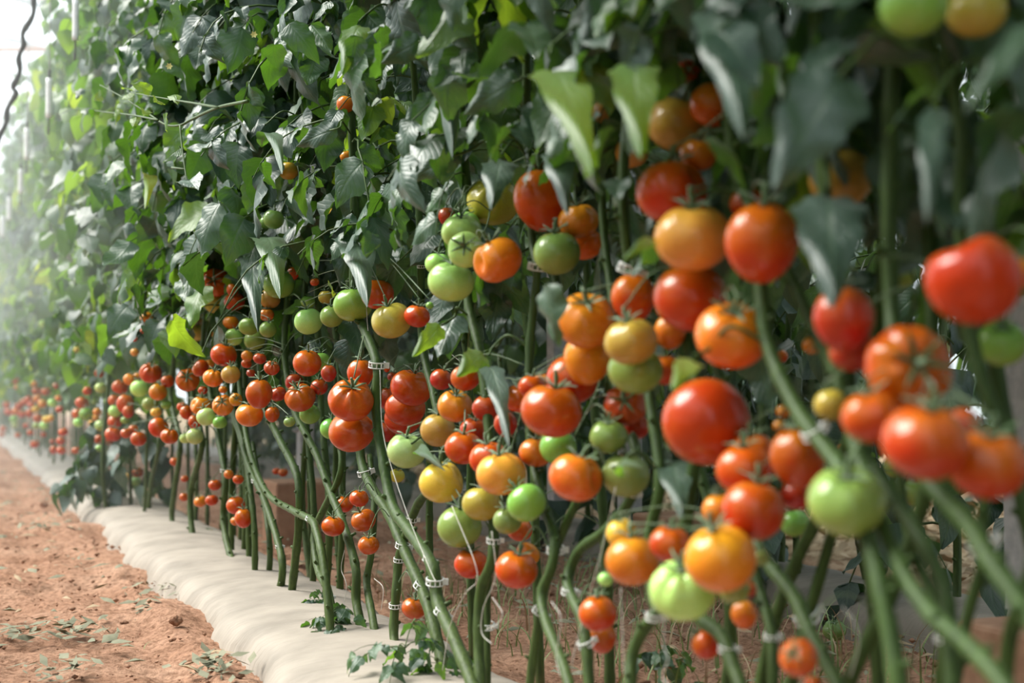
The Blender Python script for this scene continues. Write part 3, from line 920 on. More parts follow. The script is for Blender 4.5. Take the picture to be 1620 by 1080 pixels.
# manual stems: base first; px points, v at base, v at top, width px at the first point, leaves?, label
STEMS = [
 ([(747, 1080), (717, 1007), (693, 953), (683, 893), (650, 843), (620, 797), (605, 720), (595, 650), (597, 580), (578, 525), (560, 470)], -.02, .0, 23, 1, 'front tomato plant with ladder clip high on its crisp bright stem'),
 ([(707, 1077), (687, 993), (670, 937), (643, 877), (617, 817), (588, 770), (573, 735), (568, 690), (560, 610), (545, 540)], .03, .05, 20, 1, 'tomato plant whose stem wears a ring clip and crosses behind the front one'),
 ([(760, 1080), (757, 1020), (760, 937), (778, 887), (781, 830), (775, 700), (760, 560), (740, 470)], -.01, .03, 18, 1, 'tomato plant with cut stub, upright between the two low red fruits'),
 ([(771, 1078), (772, 920), (790, 800), (800, 680), (790, 560)], .03, .06, 12, 0, 'thin tomato plant running just behind the upright cut stub stem'),
 ([(900, 1080), (887, 1040), (863, 980), (857, 937), (873, 897), (877, 847), (860, 797), (840, 700), (838, 560), (850, 430), (842, 380)], -.02, .06, 19, 1, 'S shaped tomato plant with two ladder clips right of low red fruits'),
 ([(932, 1085), (923, 987), (900, 933), (900, 907), (917, 870), (957, 840), (993, 797), (1010, 740), (990, 660), (950, 560), (880, 450)], .0, .08, 19, 1, 'forked tomato plant beside white string and low red pair'),
 ([(997, 1082), (1000, 1037), (1017, 997), (1042, 965), (1033, 945), (1028, 850), (1045, 760), (1030, 640), (1010, 520)], -.02, .04, 21, 1, 'curving tomato plant with a clip under the golden low cluster'),
 ([(570, 1080), (565, 1027), (570, 990), (563, 947), (563, 900), (547, 840), (520, 770), (500, 717), (467, 653), (455, 600), (450, 540)], .0, .02, 15, 1, 'tomato plant leaning left behind the small red group'),
 ([(600, 1053), (590, 980), (580, 920), (587, 877), (592, 800), (585, 720)], .01, .06, 14, 0, 'short bent tomato plant just under the lowest small red fruit'),
 ([(633, 1053), (623, 1003), (627, 933), (633, 877), (660, 800), (700, 740), (690, 640), (668, 540)], .02, .07, 15, 1, 'tomato plant with white clip low, third stem left of crossing pair'),
 ([(527, 997), (520, 937), (503, 900), (497, 843), (513, 803), (540, 740), (530, 650)], -.03, .03, 14, 0, 'curved tomato plant with leafy weed at its base'),
 ([(493, 823), (463, 807), (423, 780), (397, 720), (385, 660), (378, 600), (372, 540)], -.05, .0, 13, 1, 'arching side stem tomato plant crossing the far stems'),
 ([(460, 950), (467, 887), (473, 820), (470, 753), (440, 690), (418, 640), (410, 560)], .0, .0, 13, 1, 'tomato plant left of the leafy weed, forked halfway'),
 ([(440, 952), (447, 897), (437, 847), (417, 787), (395, 740), (380, 690), (360, 620)], -.01, .0, 12, 1, 'slender tomato plant, second left of the forked one'),
 ([(403, 920), (403, 847), (397, 780), (385, 700), (370, 640)], .0, .0, 10, 1, 'straight thin tomato plant right of the low overlapping red pair'),
 ([(420, 933), (427, 887), (423, 827), (410, 760), (400, 700)], .03, .05, 10, 0, 'thin tomato plant between the straight and slender ones'),
 ([(373, 900), (360, 863), (353, 813), (357, 760), (345, 690), (330, 600)], -.01, .0, 11, 1, 'tomato plant carrying the low overlapping red pair'),
 ([(310, 887), (302, 820), (303, 770), (320, 700), (305, 630)], .0, .0, 10, 1, 'tomato plant left of the low orange and red fruits'),
 ([(282, 870), (272, 820), (277, 770), (285, 700), (270, 630)], .0, .0, 9, 1, 'tomato plant second left of the low orange and red fruits'),
 ([(250, 862), (236, 815), (240, 760), (252, 700), (240, 640)], .0, .0, 8, 1, 'tomato plant next to the leafy far plant, its right neighbour'),
 # right, close to the camera
 ([(1500, 975), (1497, 937), (1463, 863), (1413, 787), (1370, 720), (1340, 640), (1310, 570), (1270, 480), (1235, 400), (1215, 330)], .0, .05, 27, 1, 'thick dark tomato plant slanting up to the golden upper cluster'),
 ([(1327, 1085), (1280, 997), (1257, 943), (1213, 887), (1190, 830), (1180, 700), (1150, 620), (1120, 520)], .03, .09, 26, 1, 'tomato plant with cotton white knot, slanting below the red cluster'),
 ([(1330, 740), (1315, 720), (1260, 645), (1215, 545), (1203, 450), (1190, 330), (1160, 250)], -.03, .0, 30, 1, 'bright thick tomato plant slanting left of the shaded red cluster'),
 ([(1585, 1080), (1530, 1020), (1473, 970), (1430, 907), (1397, 830), (1375, 770), (1350, 690), (1320, 560)], -.06, .0, 34, 1, 'bold green tomato plant crossing the lower right in front'),
 ([(1640, 985), (1620, 960), (1563, 880), (1530, 827), (1463, 753), (1440, 690), (1420, 560), (1410, 450)], -.05, .02, 40, 1, 'thickest tomato plant with white knot leaning at the right edge'),
 ([(1590, 1080), (1600, 1000), (1625, 930), (1640, 800), (1560, 620), (1530, 480), (1518, 300), (1520, 200)], .05, .05, 26, 1, 'tomato plant rising along the steel post at right edge'),
 ([(1343, 1080), (1370, 1020), (1397, 970), (1420, 913), (1450, 830), (1480, 700), (1475, 520), (1470, 380)], .06, .12, 26, 1, 'tomato plant slanting right below the large green fruit'),
 ([(1225, 985), (1233, 960), (1263, 880), (1293, 820), (1340, 700), (1380, 600), (1390, 480)], .14, .16, 21, 1, 'back tomato plant slanting right, left one of parallel two'),
 ([(1270, 1000), (1287, 947), (1317, 843), (1345, 750), (1400, 640), (1440, 500)], .15, .2, 21, 0, 'back tomato plant slanting right, right one of parallel two'),
 ([(1172, 1085), (1160, 1053), (1140, 1003), (1100, 970), (1075, 900), (1090, 800), (1105, 640), (1080, 480)], .02, .05, 25, 1, 'tomato plant with pale split base by the low left red fruit'),
 ([(1223, 1085), (1220, 997), (1195, 890), (1210, 760), (1205, 640)], .08, .12, 20, 0, 'short straight tomato plant right of the pale split base'),
 ([(1487, 1085), (1493, 1013), (1480, 950), (1440, 860), (1425, 760), (1400, 640)], .1, .1, 20, 0, 'tomato plant with white knob rising from the bottom edge'),
 ([(1533, 967), (1553, 893), (1560, 780), (1600, 700)], .1, .12, 22, 0, 'stout tomato plant leaning right beneath the white knot'),
 ([(887, 848), (913, 793), (945, 730), (960, 640), (970, 500), (955, 360)], .04, .08, 15, 1, 'tomato plant branching right from the S shaped one'),
]

def extend_down(path):
    p0, p1 = path[0], path[1]
    z = p0[2]
    if z <= 0.03: return path
    d = (p0 - p1); d /= np.linalg.norm(d)
    out = []
    p = p0.copy()
    k = 0
    while p[2] > 0.0 and k < 40:
        d = d * 0.75 + np.array((0, 0, -1)) * 0.25
        d /= np.linalg.norm(d)
        p = p + d * 0.05
        out.append(p.copy()); k += 1
    if out:
        out[-1][2] = -0.01
    return out[::-1] + path

plants = []      # (empty, path)
RADII = {}
TOPH = 2.45
HMIN = 0.70

def v_front(path):
    return uv_of(path[-1])[1] < .12

def make_plant(label, path_pts, r0, leaves, h0=None, group=None, hi=True, tint=.36, step=.034, size=.092):
    path_pts = extend_down(list(path_pts))
    top = path_pts[-1]
    if leaves:
        h = max(top[2] + .12, .55)
        p = top.copy()
        while p[2] < TOPH:
            p = p + np.array((RNG.normal(0, .012), RNG.normal(0, .012), .14))
            path_pts.append(p.copy())
    path = resample(catmull(path_pts, 8))
    root = empty('tomato_plant', Vector((path[0][0], path[0][1], 0)))
    tag(root, label, 'tomato plant', group)
    mb = MB()
    stem_mesh_add(mb, path, r0, r0 * (.45 if leaves else .7))
    mb.build('stem', M_STEM, root)
    if leaves:
        fo = Foliage()
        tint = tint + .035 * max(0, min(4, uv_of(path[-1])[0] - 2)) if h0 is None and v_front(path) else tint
        grow(fo, path, h0 if h0 is not None else HMIN - .03, TOPH, step, tint=tint, size=size)
        fo.build('foliage', root)
    plants.append((root, path))
    RADII[root.name] = np.linspace(r0, r0 * (.45 if leaves else .7), len(path))
    return root

for pts, v0, v1, w, lv, lab in STEMS:
    P = px_path(pts, v0, v1)
    r = w * P[0][1] / F * 0.5
    make_plant(lab, P, r, lv)

# back line of the double row, seen in glimpses between the front stems
u = 0.35
k = 0
while u < 5.0:
    v = .17 + RNG.uniform(-.03, .05) if u < 2.8 else RNG.uniform(.02, .2)
    b = world_uv(u, v)
    P = [b + UP * -.01, b + UP * .2 + TU * RNG.normal(0, .03), b + UP * .45 + TU * RNG.normal(.05, .04), b + UP * .7 + TU * .08]
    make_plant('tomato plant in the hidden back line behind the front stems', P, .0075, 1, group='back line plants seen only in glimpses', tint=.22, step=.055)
    u += RNG.uniform(.24, .34) if u < 2.8 else RNG.uniform(.10, .17)
# the row running off into the distance
u = 5.1
far_i = 0
while u < 21:
    v = RNG.uniform(-.06, .06) + (.1 if far_i % 2 else -.03)
    b = world_uv(u, v)
    P = [b + UP * -.01, b + UP * .2 + TU * RNG.normal(0, .04), b + UP * .45 + TU * RNG.normal(.05, .05), b + UP * .7 + TU * .1]
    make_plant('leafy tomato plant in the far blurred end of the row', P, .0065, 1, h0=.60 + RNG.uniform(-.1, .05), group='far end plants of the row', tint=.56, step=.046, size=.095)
    u += RNG.uniform(.11, .18)
    far_i += 1
# the low leafy plant that spills over the sheet
b = on_row(170, 828, -.12); b[2] = 0
root = empty('tomato_plant', Vector(b)); tag(root, 'dark leafy tomato plant spilling leaves down to the sheet at far left', 'tomato plant')
P = resample(catmull([b + UP * -.01, b + UP * .2 - TV * .02, b + UP * .5, b + UP * .62], 6))
mb = MB(); stem_mesh_add(mb, P, .008, .006); mb.build('stem', M_STEM, root)
fo = Foliage()
for q in range(30):
    bb = b + TU * RNG.uniform(-.05, .28) + TV * RNG.uniform(-.02, .1)
    fo.leaf(bb + UP * RNG.uniform(.12, .42), RNG.uniform(0, 6.28), .2, .075, .2 + RNG.normal(0, .08), rise=RNG.uniform(-.2, .6))
fo.build('foliage', root)

# unseen upper leaves added over the path to shade the nearest plants
over = {}
for k in range(75):
    uu = RNG.uniform(.45, 2.1)
    q = world_uv(uu, .0, RNG.uniform(.95, 1.5))
    best = min(plants[:len(STEMS)], key=lambda pr: np.linalg.norm(pr[1] - q, axis=1).min())
    fo = over.setdefault(best[0].name, (best[0], Foliage()))[1]
    i = int(np.argmin(np.linalg.norm(best[1] - q, axis=1)))
    fo.leaf(best[1][i], math.atan2(-TV[1], -TV[0]) + RNG.normal(0, .6), RNG.uniform(.32, .5), .09, .25 + RNG.normal(0, .1), rise=RNG.uniform(.2, .7), fall=.7)
for nm, (root, fo) in over.items():
    fo.build('added_shade_leaves', root)

# ---------------------------------------------------------------- large leaves in front: base px, tip px, width px, v, tint, curl
HERO = [
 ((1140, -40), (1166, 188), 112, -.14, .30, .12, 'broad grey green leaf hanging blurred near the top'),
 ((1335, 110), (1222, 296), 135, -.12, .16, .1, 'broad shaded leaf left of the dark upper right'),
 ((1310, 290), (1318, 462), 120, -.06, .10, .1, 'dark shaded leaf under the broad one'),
 ((868, 78), (935, 232), 92, -.145, .90, .12, 'bright yellow green backlit leaf'),  # high tint paints the backlight into the leaf colour
 ((1000, 78), (1012, 222), 84, -.13, .86, .08, 'bright green backlit leaf'),  # backlight painted in by the high tint here too
 ((1010, -10), (905, 90), 110, -.10, .18, .2, 'dark leaf above the backlit ones'),
 ((815, 128), (728, 182), 66, -.08, .42, .35, 'curled pale leaf'),
 ((700, 10), (718, 215), 70, -.06, .34, .25, 'long drooping leaf'),
 ((878, 212), (892, 312), 56, -.04, .22, .3, 'curled leaf over the heart shaped red fruit'),
 ((795, 240), (778, 312), 60, -.04, .3, .2, 'toothed leaf over the olive lobed fruit'),
 ((1482, 150), (1466, 330), 52, -.08, .3, .35, 'narrow hanging leaf'),
 ((1640, 30), (1528, 168), 46, -.12, .45, .2, 'pale leaf seen edge on'),
 ((552, 350), (583, 448), 66, -.05, .34, .2, 'drooping leaf above the green row'),
 ((398, 378), (402, 500), 44, -.1, .16, .15, 'long dark hanging leaf'),
 ((418, 352), (446, 432), 60, -.08, .62, .2, 'lit green leaf'),
 ((700, 512), (655, 560), 36, -.04, .88, .2, 'small bright leaf'),
 ((768, 555), (728, 588), 46, -.03, .78, .2, 'small bright leaf beside red fruit'),
 ((772, 556), (806, 678), 40, -.03, .2, .2, 'dark narrow leaf'),
 ((1100, 560), (1068, 602), 46, -.1, .92, .1, 'bright blurred young leaf'),
 ((1062, 712), (1078, 800), 62, .02, .35, .1, 'green leaf under huge fruit'),
 ((1040, 372), (992, 402), 24, -.1, .7, .2, 'pale pointed leaf by golden fruit'),
 ((650, 700), (684, 722), 22, -.05, .5, .2, 'small leaf on the pale green fruit'),
 ((968, 738), (1000, 722), 20, -.06, .6, .2, 'pale leaf tip'),
 ((285, 355), (292, 420), 44, -.12, .3, .2, 'oval leaf'),
 ((240, 262), (236, 306), 26, -.22, .97, .15, 'small yellow green leaf'),
 ((418, 196), (452, 232), 34, -.14, .5, .2, 'pale veined leaf'),
 ((525, 205), (462, 232), 38, -.1, .34, .2, 'horizontal leaf'),
 ((665, 65), (600, 100), 50, -.1, .36, .25, 'folded pale leaf'),
 ((570, 30), (540, 105), 48, -.12, .8, .2, 'bright green leaf'),
 ((720, 245), (640, 288), 40, -.06, .36, .3, 'horizontal lit leaf'),
 ((690, 150), (630, 215), 44, -.07, .4, .3, 'folded lit leaf'),
]

def nearest_plant(p, need_leaf=False):
    best, bd, bi = None, 9, 0
    for root, path in plants:
        d = np.linalg.norm(path - p, axis=1)
        i = int(np.argmin(d))
        if d[i] < bd: best, bd, bi = (root, path), d[i], i
    return best[0], best[1], bi

HT = leaflet_template(True, 777)
for (bx, by), (tx, ty), w, v, tint, curl, lab in HERO:
    B = on_row(bx, by, v + .03); Tp = on_row(tx, ty, v - .02)
    d = Tp - B; L = np.linalg.norm(d); d /= L
    tow = norm(np.array((0, 0, CAM_H)) - (B + Tp) / 2)
    nn = tow * 1.0 + UP * .2 + TV * RNG.normal(0, .1)
    nn = norm(nn - d * nn.dot(d)); side = np.cross(d, nn)
    zc = (B + Tp)[1] / 2
    half = w * zc / F / 2
    nx, ny = 13, 22
    xs = np.linspace(-1, 1, nx); ts = np.linspace(0, 1, ny)
    X, T_ = np.meshgrid(xs, ts)
    prof = np.sin(math.pi * np.clip(T_, 0, 1) ** .66) ** .8 * (1 - .12 * T_)
    lob = 1 + (.10 * np.cos(2 * math.pi * (T_ * 3.2 + .1)) + .03 * np.cos(2 * math.pi * T_ * 9 + 1)) * np.abs(X) ** 3
    x = X * prof * lob * half
    z = -curl * np.abs(X) ** 2 * half * .8 - .10 * L * (2 * T_ - 1) ** 2 + .05 * half * np.sin(T_ * 25) * np.abs(X) + .08 * half * np.sin(T_ * 9 + X * 3)
    y = L * T_ - .1 * L * np.abs(X) * prof
    V = B + y.ravel()[:, None] * d + x.ravel()[:, None] * side + z.ravel()[:, None] * nn
    f = [(j * nx + i, j * nx + i + 1, (j + 1) * nx + i + 1, (j + 1) * nx + i) for j in range(ny - 1) for i in range(nx - 1)]
    root, path, bi = nearest_plant(B)
    mb = MB()
    mb.add(V, f, 0, tint, np.stack([X.ravel(), T_.ravel()], 1))
    A = path[max(0, bi)]
    if np.linalg.norm(A - B) > .12: A = B + TV * .08 + UP * .02 + TU * .02
    dirn = norm(A - B)
    pts = catmull([B + d * L * .05, B - d * .015 + dirn * .01, B + (A - B) * .5 + UP * .02, A], 5)
    vv, ff = tube_data(pts, .0018, 5)
    mb.add(vv, ff, 1)
    o = mb.build('leaf', [M_LEAF, M_STEM], root)
    o['label'] = lab

# ---------------------------------------------------------------- fruit stalks joining the fruit to the plants
def add_truss(ts):
    c = np.mean([t.p for t in ts], axis=0)
    top = max(t.p[2] for t in ts)
    target = c + UP * (top - c[2] + .03) + TV * .05
    best = None
    for root, path in plants:
        d = np.linalg.norm(path - target, axis=1)
        i = int(np.argmin(d))
        if best is None or d[i] < best[0]: best = (d[i], root, path[i])
    _, root, A = best
    bot = min(t.p[2] for t in ts)
    E = c + TV * .01 + UP * (bot - c[2]) * .6
    main = catmull([A, A * .4 + target * .6 + UP * .01, target * .5 + c * .5 + TV * .02, E], 7) if len(ts) > 1 else catmull([A, A * .5 + ts[0].tip * .5 + UP * .03, ts[0].tip], 8)
    mb = MB()
    r = min(.0032, .05 * float(np.mean([t.r for t in ts])))
    v, f = tube_data(main, np.linspace(r * 1.2, r * .7, len(main)), 6)
    mb.add(v, f)
    if len(ts) > 1:
        for t in ts:
            i = int(np.argmin(np.linalg.norm(main - (t.tip + UP * .015), axis=1)))
            st = main[i]
            mid = (st + t.tip) / 2 + t.ax * .012
            br = catmull([st, mid, t.tip], 4)
            v, f = tube_data(br, r * .75, 5)
            mb.add(v, f)
    mb.build('fruit_stalk', M_CALYX, root)

for k, ts in clusters.items():
    if k in ('fa', 'fb'):
        # far clusters: several short trusses
        for q in range(0, len(ts), 6): add_truss(ts[q:q + 6])
    elif len(ts) > 14:
        xs = sorted(ts, key=lambda t: t.x)
        hlf = len(xs) // 2
        add_truss(xs[:hlf]); add_truss(xs[hlf:])
    else:
        add_truss(ts)
for t in tomatoes:
    if t.cl is None: add_truss([t])

# ---------------------------------------------------------------- ground
def hnoise(x, y, seed=0):
    rg = np.random.default_rng(seed)
    out = np.zeros_like(x)
    for k in range(26):
        fq = 2.0 * 1.28 ** k * rg.uniform(.8, 1.2)
        a = rg.uniform(0, 6.28); p = rg.uniform(0, 6.28)
        out += np.sin(fq * (x * math.cos(a) + y * math.sin(a)) * 2 + p) / (fq ** .85)
    return out

def ground():
    us = np.concatenate([np.linspace(-2, 1.2, 40, endpoint=False), np.linspace(1.2, 5.5, 300, endpoint=False), np.linspace(5.5, 12, 150, endpoint=False), np.linspace(12, 40, 60)])
    vs = np.concatenate([np.linspace(-8, -1.6, 24, endpoint=False), np.linspace(-1.6, 1.3, 210, endpoint=False), np.linspace(1.3, 3, 50, endpoint=False), np.linspace(3, 10, 20)])
    U, V = np.meshgrid(us, vs, indexing='ij')
    X = X0 / (N1 * N1) - SL * U / N1 + V / N1
    Y = X0 * SL / (N1 * N1) + U / N1 + SL * V / N1
    z = .012 * hnoise(X, Y, 1) + .006 * hnoise(X * 6, Y * 6, 2) + RNG.normal(0, .0016, X.shape)
    z += .014 * np.exp(-((V + .24) / .06) ** 2) + .012 * np.exp(-((V - .2) / .05) ** 2)
    # the soil is banked over both edges of the mulch sheet and lies lower beneath it
    z -= .03
    z -= .02 * ((V > -.15) & (V < .11))
    z -= .02 * ((V > 1.0) & (V < 1.45))
    nu, nv = U.shape
    me = bpy.data.meshes.new('floor')
    co = np.stack([X.ravel(), Y.ravel(), z.ravel()], 1)
    i, j = np.meshgrid(np.arange(nu - 1), np.arange(nv - 1), indexing='ij')
    a = (i * nv + j).ravel()
    fq = np.stack([a, a + nv, a + nv + 1, a + 1], 1)
    me.vertices.add(len(co)); me.vertices.foreach_set('co', co.ravel())
    me.loops.add(len(fq) * 4); me.loops.foreach_set('vertex_index', fq.ravel().astype(np.int32))
    me.polygons.add(len(fq)); me.polygons.foreach_set('loop_start', np.arange(0, len(fq) * 4, 4, dtype=np.int32))
    me.update(calc_edges=True)
    me.polygons.foreach_set('use_smooth', np.ones(len(fq), bool))
    me.materials.append(M_SOIL)
    me.validate()
    o = link_mesh('floor', me)
    tag(o, kind='structure')
ground()

def sheet(name, v0, v1, u0, u1, label, seed, m=None):
    us = np.arange(u0, u1, .02) if u1 - u0 < 15 else np.concatenate([np.arange(u0, 6, .015), np.arange(6, u1, .06)])
    ss = np.linspace(0, 1, 26)
    U, S_ = np.meshgrid(us, ss, indexing='ij')
    e0 = v0 + .012 * hnoise(us * 2.2, us * 0, seed)
    e1 = v1 + .012 * hnoise(us * 2.0, us * 0, seed + 1)
    V = e0[:, None] * (1 - S_) + e1[:, None] * S_
    z = .012 + .030 * np.sin(math.pi * np.clip(S_, 0, 1)) ** .8 - .075 * (np.abs(S_ - .5) * 2) ** 12
    z += 0.003 * hnoise(U * 3 + V * 2.2, V * .7 - U * .5, seed + 2)
    co = world_uv(0, 0)[None, None] + U[..., None] * TU + V[..., None] * TV
    co[..., 2] = z
    nu, nv = U.shape
    mb = MB()
    f = [(i * nv + j, (i + 1) * nv + j, (i + 1) * nv + j + 1, i * nv + j + 1) for i in range(nu - 1) for j in range(nv - 1)]
    mb.add(co.reshape(-1, 3), f)
    o = mb.build(name, m or M_SHEET)
    tag(o, label, 'mulch sheet')
sheet('mulch_sheet', -.20, .165, -.3, 22, 'pale mulch sheet running under the front row of stems', 5)
sheet('mulch_sheet', 1.06, 1.36, -1.5, 12, 'shaded mulch sheet under the second row of plants behind', 15, M_SHEET_SHADED)

# ---------------------------------------------------------------- second and third row behind
def shared_plants():
    out = []
    for k in range(5):
        fo = Foliage()
        path = np.stack([np.zeros(40), np.zeros(40), np.linspace(0, 2.4, 40)], 1)
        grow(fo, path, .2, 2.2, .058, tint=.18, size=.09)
        o = fo.build('foliage', None, reject=False, loc=Vector((0, 0, 0)))
        me = o.data
        bpy.data.objects.remove(o)
        mb = MB()
        P = resample(catmull([np.array(q) for q in ((0, 0, -.01), (.02, .03, .2), (-.02, .01, .5), (.01, 0, 1.2), (0, 0, 2.4))], 8), .03)
        stem_mesh_add(mb, P, .009, .004, 7)
        out.append((mb.mesh('stem', [M_STEM]), me))
    return out
SHARED = shared_plants()
def back_plant(u, v, label, group, sz=1.0):
    b = world_uv(u, v)
    st, fo = random.choice(SHARED)
    r = empty('tomato_plant', Vector((b[0], b[1], 0.0)))
    r.rotation_euler = (0, 0, random.uniform(0, 6.28))
    r.scale = (1, 1, sz)
    tag(r, label, 'tomato plant', group)
    link_mesh('stem', st, r, Vector((0, 0, 0)))
    link_mesh('foliage', fo, r, Vector((0, 0, 0)))
u = .9
while u < 9.5:
    back_plant(u, 1.22 + RNG.uniform(-.06, .06), 'shaded tomato plant in the dark second row behind', 'second row plants')
    u += RNG.uniform(.24, .32) if u < 2.6 else RNG.uniform(.15, .22)
u = 1.6
while u < 14:
    back_plant(u, 3.0 + RNG.uniform(-.1, .1), 'dim tomato plant in the row behind the second', 'third row plants')
    if RNG.random() < .8: back_plant(u, 4.4 + RNG.uniform(-.3, .3), 'dim tomato plant in the deepest row at the back', 'fourth row plants')
    u += RNG.uniform(.2, .28)

# unseen plants behind the camera and across the path, added to shade the row
u = -3.2
while u < .3:
    back_plant(u, RNG.uniform(-.04, .1), 'unseen front row tomato plant behind the camera, added for shade', 'added shading plants behind the camera')
    u += .2
u = -3.2
while u < .9:
    back_plant(u, 1.22, 'unseen second row tomato plant behind the camera, added for shade', 'added shading plants behind the camera')
    u += .25
u = -3.0
while u < 4.0:
    back_plant(u, -1.75 + RNG.uniform(-.06, .06), 'unseen tomato plant across the path, added to shade the front row', 'added shading plants across the path', .6)
    u += .2
# dark fruit and a striped fruit behind
def back_tomato(px, py, d, depth, c, lab, shape=0):
    p = at_depth(px, py, depth)
    o = link_mesh('tomato', FRUIT[shape][0])
    r = d * depth / F / 2
    o.location = Vector(p); o.scale = (r, r, r)
    o.rotation_euler = (random.uniform(-.3, .3), random.uniform(-.3, .3), random.uniform(0, 6))
    o.color = (*c, 1)
    tag(o, lab, 'tomato', 'tomatoes behind the front row')
    link_mesh('calyx', CALYX[shape][0], o, Vector((0, 0, 0)))
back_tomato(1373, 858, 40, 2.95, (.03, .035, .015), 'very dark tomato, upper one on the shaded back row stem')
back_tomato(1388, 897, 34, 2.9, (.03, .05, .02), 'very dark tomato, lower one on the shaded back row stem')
pz = on_ground(1320, 1010)
back_tomato(1320, 997, 38, pz[1] * .99, (.16, .24, .06), 'green lobed tomato lying on the ground by the back sheet', 2)
pz = on_ground(330, 855)
back_tomato(330, 848, 24, pz[1] * .995, (.62, .06, .015), 'orange red tomato lying on the ground among far stems', 2)

# ---------------------------------------------------------------- posts and their concrete feet
def post(px, y0, width, depth, label, hgt=2.6):
    b = at_depth(px, y0, depth); b[2] = 0
    root = empty('steel_post', Vector(b)); tag(root, label, 'post')
    w = width
    mb = MB()
    # C section: web, two flanges with lips
    ax, ay = TU, TV
    t = .004
    z0 = .16
    for c, sx, sy in ((np.array((0, 0)), w, t), (np.array((-w / 2, .02)), t, .04), (np.array((w / 2, .02)), t, .04), (np.array((-w / 2 + .007, .04)), .014, t), (np.array((w / 2 - .007, .04)), .014, t)):
        v, f = box_data(b + ax * c[0] + ay * c[1] + UP * (z0 + hgt / 2), sx, sy, hgt, ax, ay)
        mb.add(v, f)
    mb.build('upright', M_STEEL, root, smooth=False)
    mb = MB()
    v, f = tube_data([b - ay * .012 + ax * .01 + UP * .33, b - ay * .001 + ax * .01 + UP * .33], .009, 6); mb.add(v, f)
    v, f = tube_data([b - ay * .02 + ax * .01 + UP * .33, b - ay * .008 + ax * .01 + UP * .33], .005, 8); mb.add(v, f)
    mb.build('bolt', M_STEEL, root, smooth=False)
    return b
def block(b, sx, sy, sz, label, off=(0, 0)):
    c = b + TU * off[0] + TV * off[1]
    bm_v, bm_f = box_data(c + UP * (sz / 2 - .03), sx, sy, sz + .06, TU, TV)
    mb = MB(); mb.add(bm_v, bm_f)
    o = mb.build('concrete_footing', M_BLOCK, smooth=False)
    md = o.modifiers.new('bevel', 'BEVEL'); md.width = .008; md.segments = 2
    tag(o, label, 'concrete block')
bA = post(1614, 965, .055, 1.92, 'grey galvanised steel post at the right edge')
block(bA, .26, .16, .145, 'reddish concrete footing under the right edge steel post', (-.07, .02))
bB = post(985, 815, .05, 3.55, 'grey steel post far behind the forked stem')
block(at_depth(1075, 815, 3.4) * np.array((1, 1, 0)), .17, .17, .165, 'tan concrete footing seen behind the forked stem')
bC = post(872, 800, .05, 3.9, 'grey steel post seen behind the green middle fruit')
bD = post(473, 760, .06, 4.7, 'grey steel post seen between far stems at centre left')
block(bD, .22, .2, .165, 'brown concrete footing between far stems at centre left')

# ---------------------------------------------------------------- clips, twine
def clip(px, py, wpx, v, ang, label):
    best = None
    for pr, path in plants[:len(STEMS)]:
        x, y, z = project(path)
        d = np.hypot(x - px, y - py) + (z - 1) * 2
        i = int(np.argmin(d))
        if best is None or d[i] < best[0]: best = (d[i], path, i, pr)
    _, path, i, pr = best
    c = path[i].copy()
    z = c[1]
    r = max(wpx * z / F * .5, RADII[pr.name][i] * 1.08)
    ang = 0 if ang == 0 else ang
    root = empty('plant_clip', Vector(c)); tag(root, label, 'plant clip', 'white plastic plant clips')
    a = math.radians(ang)
    axis = norm(np.array((math.sin(a), -.18, math.cos(a))))
    e1 = norm(np.cross(np.array((0, 1.0, 0)), axis)); e2 = np.cross(axis, e1)
    h = r * .30
    mb = MB()
    n = 22
    # two rails round the stem with rungs between them
    ring = lambda rr, off: [c + axis * off + rr * (math.cos(q) * e1 + math.sin(q) * e2) for q in np.linspace(0, 2 * math.pi, n)]
    for off in (-h, h):
        v_, f_ = tube_data(ring(r * .92, off), r * .075, 5, False); mb.add(v_, f_)
    for k in range(0, n - 1):
        p, q = ring(r * .92, -h)[k], ring(r * .92, h)[k]
        if k % 2 == 0:
            v_, f_ = tube_data([p, q], r * .07, 4, False); mb.add(v_, f_)
    mb.build('ladder_band', M_CLIP, root, smooth=True)
    mb = MB()
    v_, f_ = box_data(c + e1 * r * 1.14, r * .5, r * .12, h * 2.2, e1, e2, axis); mb.add(v_, f_)
    mb.build('clasp', M_CLIP, root, smooth=False)
